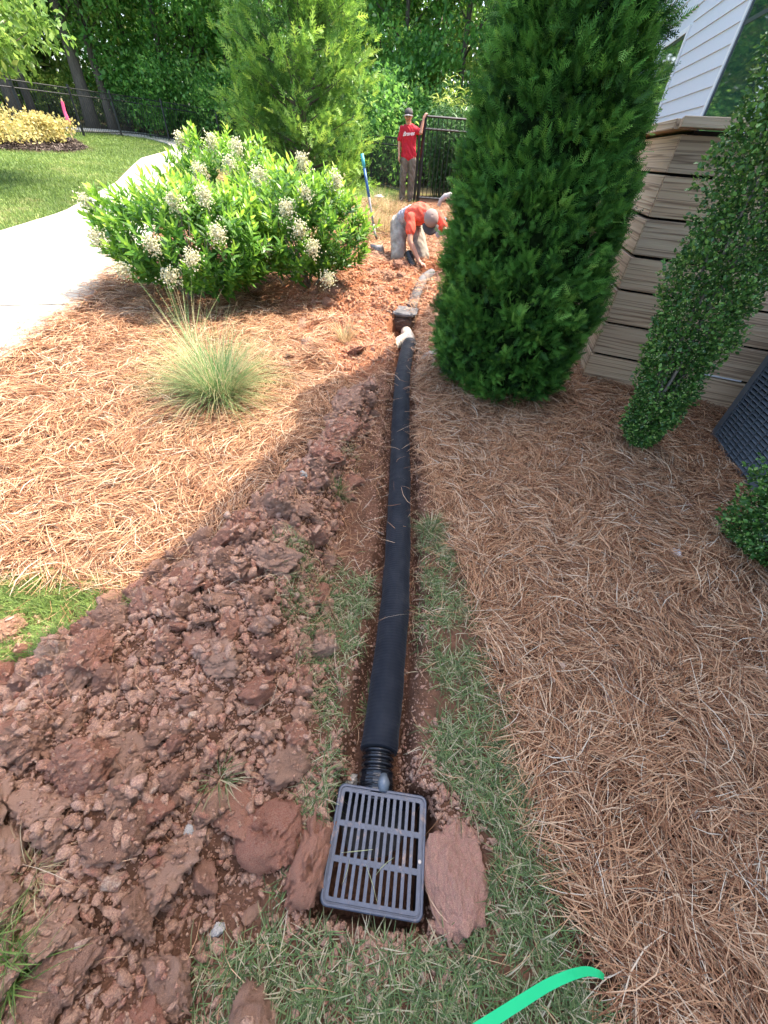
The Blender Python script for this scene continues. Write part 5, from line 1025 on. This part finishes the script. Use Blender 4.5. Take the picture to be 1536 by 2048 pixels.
def hand(mb, wrist, palm_dir, curl_dir, s=1.0, curl=.5, thumb=1):
    d = palm_dir / np.linalg.norm(palm_dir); c = curl_dir - d * curl_dir.dot(d); c /= np.linalg.norm(c); sd = np.cross(d, c) * thumb; k = wrist + d * .085 * s
    capsule(mb, wrist, k, .024 * s, .026 * s, 10, (1.0, 1.5) if True else (1, 1), c)
    for i, (o_, L_) in enumerate(((-.03, .062), (-.01, .074), (.01, .07), (.03, .056))):
        b_ = k + sd * o_ * s; a1 = curl * .5; p1 = b_ + (d * math.cos(a1) + c * math.sin(a1)) * L_ * .45 * s; a2 = curl * 1.5; p2 = p1 + (d * math.cos(a2) + c * math.sin(a2)) * L_ * .33 * s; a3 = curl * 2.3; p3 = p2 + (d * math.cos(a3) + c * math.sin(a3)) * L_ * .25 * s
        capsule(mb, b_, p1, .0095 * s, .009 * s, 8); capsule(mb, p1, p2, .009 * s, .0085 * s, 8); capsule(mb, p2, p3, .0085 * s, .0075 * s, 8)
    tb = wrist + d * .03 * s - sd * .028 * s; t1 = tb + (d * .6 - sd * .7 + c * .25) * .042 * s; t2 = t1 + (d * .8 - sd * .2 + c * .5) * .032 * s; capsule(mb, tb, t1, .013 * s, .011 * s, 8); capsule(mb, t1, t2, .011 * s, .009 * s, 8)
def head(mb, c, f, u, s=1.0):
    """c head centre, f facing, u up"""
    f = f / np.linalg.norm(f); u = u - f * u.dot(f); u /= np.linalg.norm(u); r = np.cross(f, u); E = lambda a, b_, d_: c + f * a * s + r * b_ * s + u * d_ * s
    capsule(mb, E(-.015, 0, .03), E(.005, 0, .03), .088 * s, .082 * s, 16, (.86, 1.0), r); capsule(mb, E(.02, 0, -.04), E(.035, 0, -.085), .066 * s, .036 * s, 14, (.9, 1), r); capsule(mb, E(.0, 0, -.03), E(-.02, 0, 0), .07 * s, .07 * s, 12)
    capsule(mb, E(.080, 0, .012), E(.102, 0, -.022), .009 * s, .014 * s, 8)       # nose
    for sg in (-1, 1):
        capsule(mb, E(-.01, sg * .078, .015), E(-.015, sg * .08, -.02), .013 * s, .010 * s, 8)   # ears
        capsule(mb, E(.066, sg * .04, -.012), E(.06, sg * .045, -.02), .02 * s, .02 * s, 8)  # cheek
        capsule(mb, E(.078, sg * .015, .033), E(.068, sg * .05, .033), .009 * s, .008 * s, 8)  # brow
    capsule(mb, E(.083, -.018, -.053), E(.083, .018, -.053), .007 * s, .007 * s, 8); return E
def face_bits(E, par, s=1.0, glasses=False):
    for sg in (-1, 1):
        mb = MB(); capsule(mb, E(.073, sg * .032, .016), E(.076, sg * .032, .016), .0125 * s, .0125 * s, 10); keep_world(mb.build('eye', M['dullblack' if glasses else 'white'], None, smooth=True), par)
    mb = MB(); capsule(mb, E(.089, -.02, -.053), E(.089, .02, -.053), .0045, .0045, 8); keep_world(mb.build('lips', simple('lips', (.42, .12, .10), .5), None, smooth=True), par)
def cap(E, par, mtc, mtb, tilt=0):
    mb = MB(); n = 20; V = []; Fc = []
    for i in range(8):
        e_ = math.pi / 2 * i / 7
        for j in range(n): a = 2 * math.pi * j / n; V.append(E(-.008 + .101 * math.cos(e_) * math.cos(a), .090 * math.cos(e_) * math.sin(a), .045 + .085 * math.sin(e_)))
    for i in range(7):
        for j in range(n): k = (j + 1) % n; Fc.append((i * n + j, i * n + k, (i + 1) * n + k, (i + 1) * n + j))
    fr_ = [f for f in Fc if True]; mb.add(V, fr_); o = keep_world(mb.build('cap_crown', mtc, None, smooth=True), par); so_ = o.modifiers.new('t', 'SOLIDIFY'); so_.thickness = .006
    V = []; Fc = []
    for i in range(5):
        for j in range(9): a = (j / 8 - .5) * 2.3; R_ = .088 + .085 * i / 4 * max(0, math.cos(a * .72)); V.append(E(-.008 + R_ * math.cos(a) * 1.08, R_ * .84 * math.sin(a), .05 - .014 * i / 4 - .022 * (math.sin(a) ** 2)))
    for i in range(4):
        for j in range(8): a = i * 9 + j; Fc.append((a, a + 1, a + 10, a + 9))
    mb = MB(); mb.add(V, Fc); o = keep_world(mb.build('cap_brim', mtb, None, smooth=True), par); so_ = o.modifiers.new('t', 'SOLIDIFY'); so_.thickness = .005
# standing worker, facing the camera. local helper: x right in picture, y away
bx, by, bz_ = -.10, 13.6, G(-.1, 13.6); pers = empty('person', (bx, by, bz_), 'standing man in a red t-shirt and dark cap resting his arm on the black gate', 'person')
W = lambda x, y, z: A_(bx + x, by + y, bz_ + z)
hipz, shz = .93, 1.45; body = MB()
capsule(body, W(.02, 0, .98), W(-.01, 0, 1.12), .125, .12, 14, (.72, 1.15), (0, 1, 0)); capsule(body, W(-.01, 0, 1.12), W(-.03, 0, 1.36), .125, .14, 14, (.72, 1.2), (0, 1, 0)); capsule(body, W(-.17, 0, 1.42), W(.11, 0, 1.42), .06, .06, 12)
capsule(body, W(-.045, 0, 1.44), W(-.055, -.01, 1.56), .072, .066, 12); hc = W(-.065, -.03, 1.635); E1 = head(body, hc, A_(-.05, -1, -.16), A_(-.02, -.1, 1), 1.12)
la = [W(-.20, 0, 1.42), W(-.25, -.01, 1.16), W(-.235, -.06, .93)]; capsule(body, la[0], la[1], .05, .04, 12); capsule(body, la[1], la[2], .038, .027, 12); hand(body, la[2], A_(.03, -.12, -1), A_(1, -.2, 0), 1, .35, 1)
gp = A_(.25, 13.6, gz + Hg); ra = [W(.12, 0, 1.42), W(.255, -.03, 1.40), gp + A_(-.04, -.05, -.07)]; ra[1] = A_(.17, 13.5, bz_ + 1.37); capsule(body, ra[0], ra[1], .05, .042, 12); capsule(body, ra[1], ra[2], .04, .028, 12); hand(body, ra[2], A_(.35, .25, .6), A_(.4, .4, -1), 1, .8, -1)
for sx, kx in ((-.09, -.10), (.09, .11)):
    capsule(body, W(sx + .02, 0, .93), W(kx + .02, -.02, .50), .085, .058, 12); capsule(body, W(kx + .02, -.02, .50), W(kx + .03, .01, .10), .056, .038, 12)
meshed(body, 'body', M['skin'], pers, .009, 3)
sh_ = MB(); capsule(sh_, W(.01, 0, .95), W(-.01, 0, 1.12), .168, .155, 16, (.74, 1.17), (0, 1, 0)); capsule(sh_, W(-.01, 0, 1.12), W(-.03, 0, 1.37), .155, .158, 16, (.74, 1.22), (0, 1, 0)); capsule(sh_, W(-.07, 0, .915), W(.09, 0, .915), .105, .105, 12, (1.05, 1), (0, 1, 0)); capsule(sh_, W(-.195, 0, 1.41), W(.13, 0, 1.41), .072, .072, 12); capsule(sh_, W(-.05, 0, 1.45), W(-.05, 0, 1.47), .07, .068, 12)
capsule(sh_, la[0], la[0] + (la[1] - la[0]) * .75, .066, .062, 12); capsule(sh_, ra[0], ra[0] + (ra[1] - ra[0]) * .65, .066, .062, 12); meshed(sh_, 'shirt', M['red'], pers, .009, 3)
pn = MB(); capsule(pn, W(-.05, 0, .86), W(.07, 0, .86), .11, .11, 14, (.85, 1), (0, 1, 0))
for sx, kx in ((-.085, -.095), (.105, .125)): capsule(pn, W(sx, 0, .84), W(kx, -.02, .50), .112, .092, 14); capsule(pn, W(kx, -.02, .50), W(kx + .01, .01, .10), .09, .082, 14)
meshed(pn, 'trousers', M['khaki'], pers, .009, 3)
for kx in (-.09, .135):
    bt = MB(); capsule(bt, W(kx, .02, .10), W(kx, .02, .05), .055, .05, 12); capsule(bt, W(kx, .03, .045), W(kx - .01, -.14, .035), .048, .04, 12, (1, .8)); meshed(bt, 'boot', M['boot'], pers, .009, 2)
face_bits(E1, pers, 1, True); cap(E1, pers, M['cap'], M['capg'])
mb = MB(); capsule(mb, E1(-.05, 0, .02), E1(-.06, 0, -.02), .075, .055, 12); keep_world(mb.build('hair', M['hair'], None, smooth=True), pers)
cu = bpy.data.curves.new('lettering', 'FONT'); cu.body = 'Braves'; cu.size = .105; cu.shear = .35; cu.extrude = .0015; cu.offset = .002; cu.align_x = 'CENTER'
to = bpy.data.objects.new('tmp_text', cu); COL.objects.link(to); dg = bpy.context.evaluated_depsgraph_get(); me = bpy.data.meshes.new_from_object(to.evaluated_get(dg)); bpy.data.objects.remove(to); me.materials.clear(); me.materials.append(M['white'])
for v in me.vertices:
    x, y, z = v.co; v.co = (x, -.140 + x * x * 1.15 - z + .010 * ((y) / .1), y + .12 * x)
o = bpy.data.objects.new('chest_lettering', me); COL.objects.link(o); o.location = (-.03, -.006, 1.30); o.parent = pers
# kneeling worker
kx0, ky0 = .12, 7.5; kz = G(kx0, 7.45); kp = empty('person', (kx0, ky0, kz), 'kneeling man in a coral and grey t-shirt and cap bending over the trench', 'person')
gk = float(g0(.1, 7.4))
pel, che, nek, hd = A_(-.02, 7.78, gk + .52), A_(.20, 7.42, gk + .64), A_(.31, 7.22, gk + .64), A_(.345, 7.10, gk + .60)
sL, sR = A_(.06, 7.27, gk + .60), A_(.46, 7.34, gk + .64); eL, eR = A_(.07, 7.10, gk + .33), A_(.60, 7.18, gk + .46); wL, wR = A_(.24, 6.98, gk + .09), A_(.62, 6.95, gk + .24)
body = MB(); capsule(body, pel, che, .125, .14, 14, (1.15, .85), (1, 0, 0)); capsule(body, sL + A_(.05, .03, 0), sR - A_(.05, 0, 0), .065, .065, 12); capsule(body, che, nek, .08, .055, 12); fdir = A_(.02, -.5, -1); udir = A_(.05, -1, .35); E2 = head(body, hd, fdir, udir, 1.12)
capsule(body, sL, eL, .052, .042, 12); capsule(body, eL, wL, .042, .029, 12); hand(body, wL, A_(.9, -.3, -.35), A_(0, -.3, -1), 1, .6, 1); capsule(body, sR, eR, .052, .042, 12); capsule(body, eR, wR, .042, .029, 12); hand(body, wR, A_(.1, -.5, -.9), A_(-.6, .3, -.5), 1, .6, -1)
legs = [(A_(-.12, 7.78, gk + .46), A_(-.10, 7.40, gk + .08), A_(-.14, 7.84, gk + .07)), (A_(.10, 7.78, gk + .46), A_(.30, 7.44, gk + .08), A_(.24, 7.88, gk + .07))]
for a, b_, c_ in legs: capsule(body, a, b_, .09, .062, 12); capsule(body, b_, c_, .06, .04, 12)
meshed(body, 'body', M['skin'], kp, .009, 3)
s1 = MB(); capsule(s1, pel + A_(.03, -.05, .02), (pel + che) / 2 + A_(0, 0, .02), .155, .152, 16, (1.18, .85), (1, 0, 0)); meshed(s1, 'shirt_back', M['greyshirt'], kp, .009, 3)
s2 = MB(); capsule(s2, pel * .42 + che * .58 + A_(.01, 0, .012), che + A_(0, -.02, .005), .158, .158, 16, (1.2, .85), (1, 0, 0)); capsule(s2, sL + A_(.05, .03, 0), sR - A_(.05, 0, 0), .078, .078, 12); capsule(s2, sL, sL + (eL - sL) * .55, .076, .074, 12); capsule(s2, sR, sR + (eR - sR) * .62, .072, .068, 12); capsule(s2, nek + A_(-.01, .06, 0), nek, .08, .07, 12); meshed(s2, 'shirt', M['coral'], kp, .009, 3)
pn = MB(); capsule(pn, legs[0][0], legs[1][0], .13, .13, 14); capsule(pn, pel + A_(-.01, .03, -.02), pel + A_(-.01, .0, -.03), .15, .15, 14, (1.1, .9), (1, 0, 0))
for a, b_, c_ in legs: capsule(pn, a, b_, .145, .112, 14); capsule(pn, b_, c_, .10, .075, 14)
meshed(pn, 'trousers', M['tanpants'], kp, .009, 3)
for a, b_, c_ in legs:
    bt = MB(); capsule(bt, c_, c_ + A_(0, .10, .0), .055, .05, 12); capsule(bt, c_ + A_(0, .12, 0), c_ + A_(0, .15, -.02), .048, .04, 12); meshed(bt, 'boot', M['boot'], kp, .009, 2)
face_bits(E2, kp); cap(E2, kp, M['capback'], M['cap'])
mb = MB(); capsule(mb, E2(-.05, 0, .0), E2(-.055, 0, -.03), .07, .05, 12); keep_world(mb.build('hair', M['hair'], None, smooth=True), kp)
# black pipe offcut under his hand
op = empty('pipe_offcut', (.10, 6.98, gk + .02), 'short glossy black ribbed pipe piece between the kneeling worker\'s arm and knee', 'pipe piece'); corr([(.06, 7.12, gk + .17), (.10, 7.02, gk + .09), (.15, 6.92, gk + .02)], .062, 7, .006, 'ribbed_tube', M['blackpl'], op)
mb = MB(); mb.tube([(.055, 7.135, gk + .18), (.06, 7.12, gk + .168)], [.05, .072], 16); keep_world(mb.build('end_ring', M['steel'], None, smooth=True), op)
# dark debris right of the far pipe
dp = hit(885, 560); 
for k in range(5): clod(variants[(3 * k) % 14], dp[0] + random.uniform(-.1, .1), dp[1] + random.uniform(-.35, .3), random.uniform(.07, .11), .3, 'dark soil lump beside the far grey pipe near the arborvitae', 'dark soil lumps by the far pipe')
print('verts', sum(len(m.vertices) for m in bpy.data.meshes))
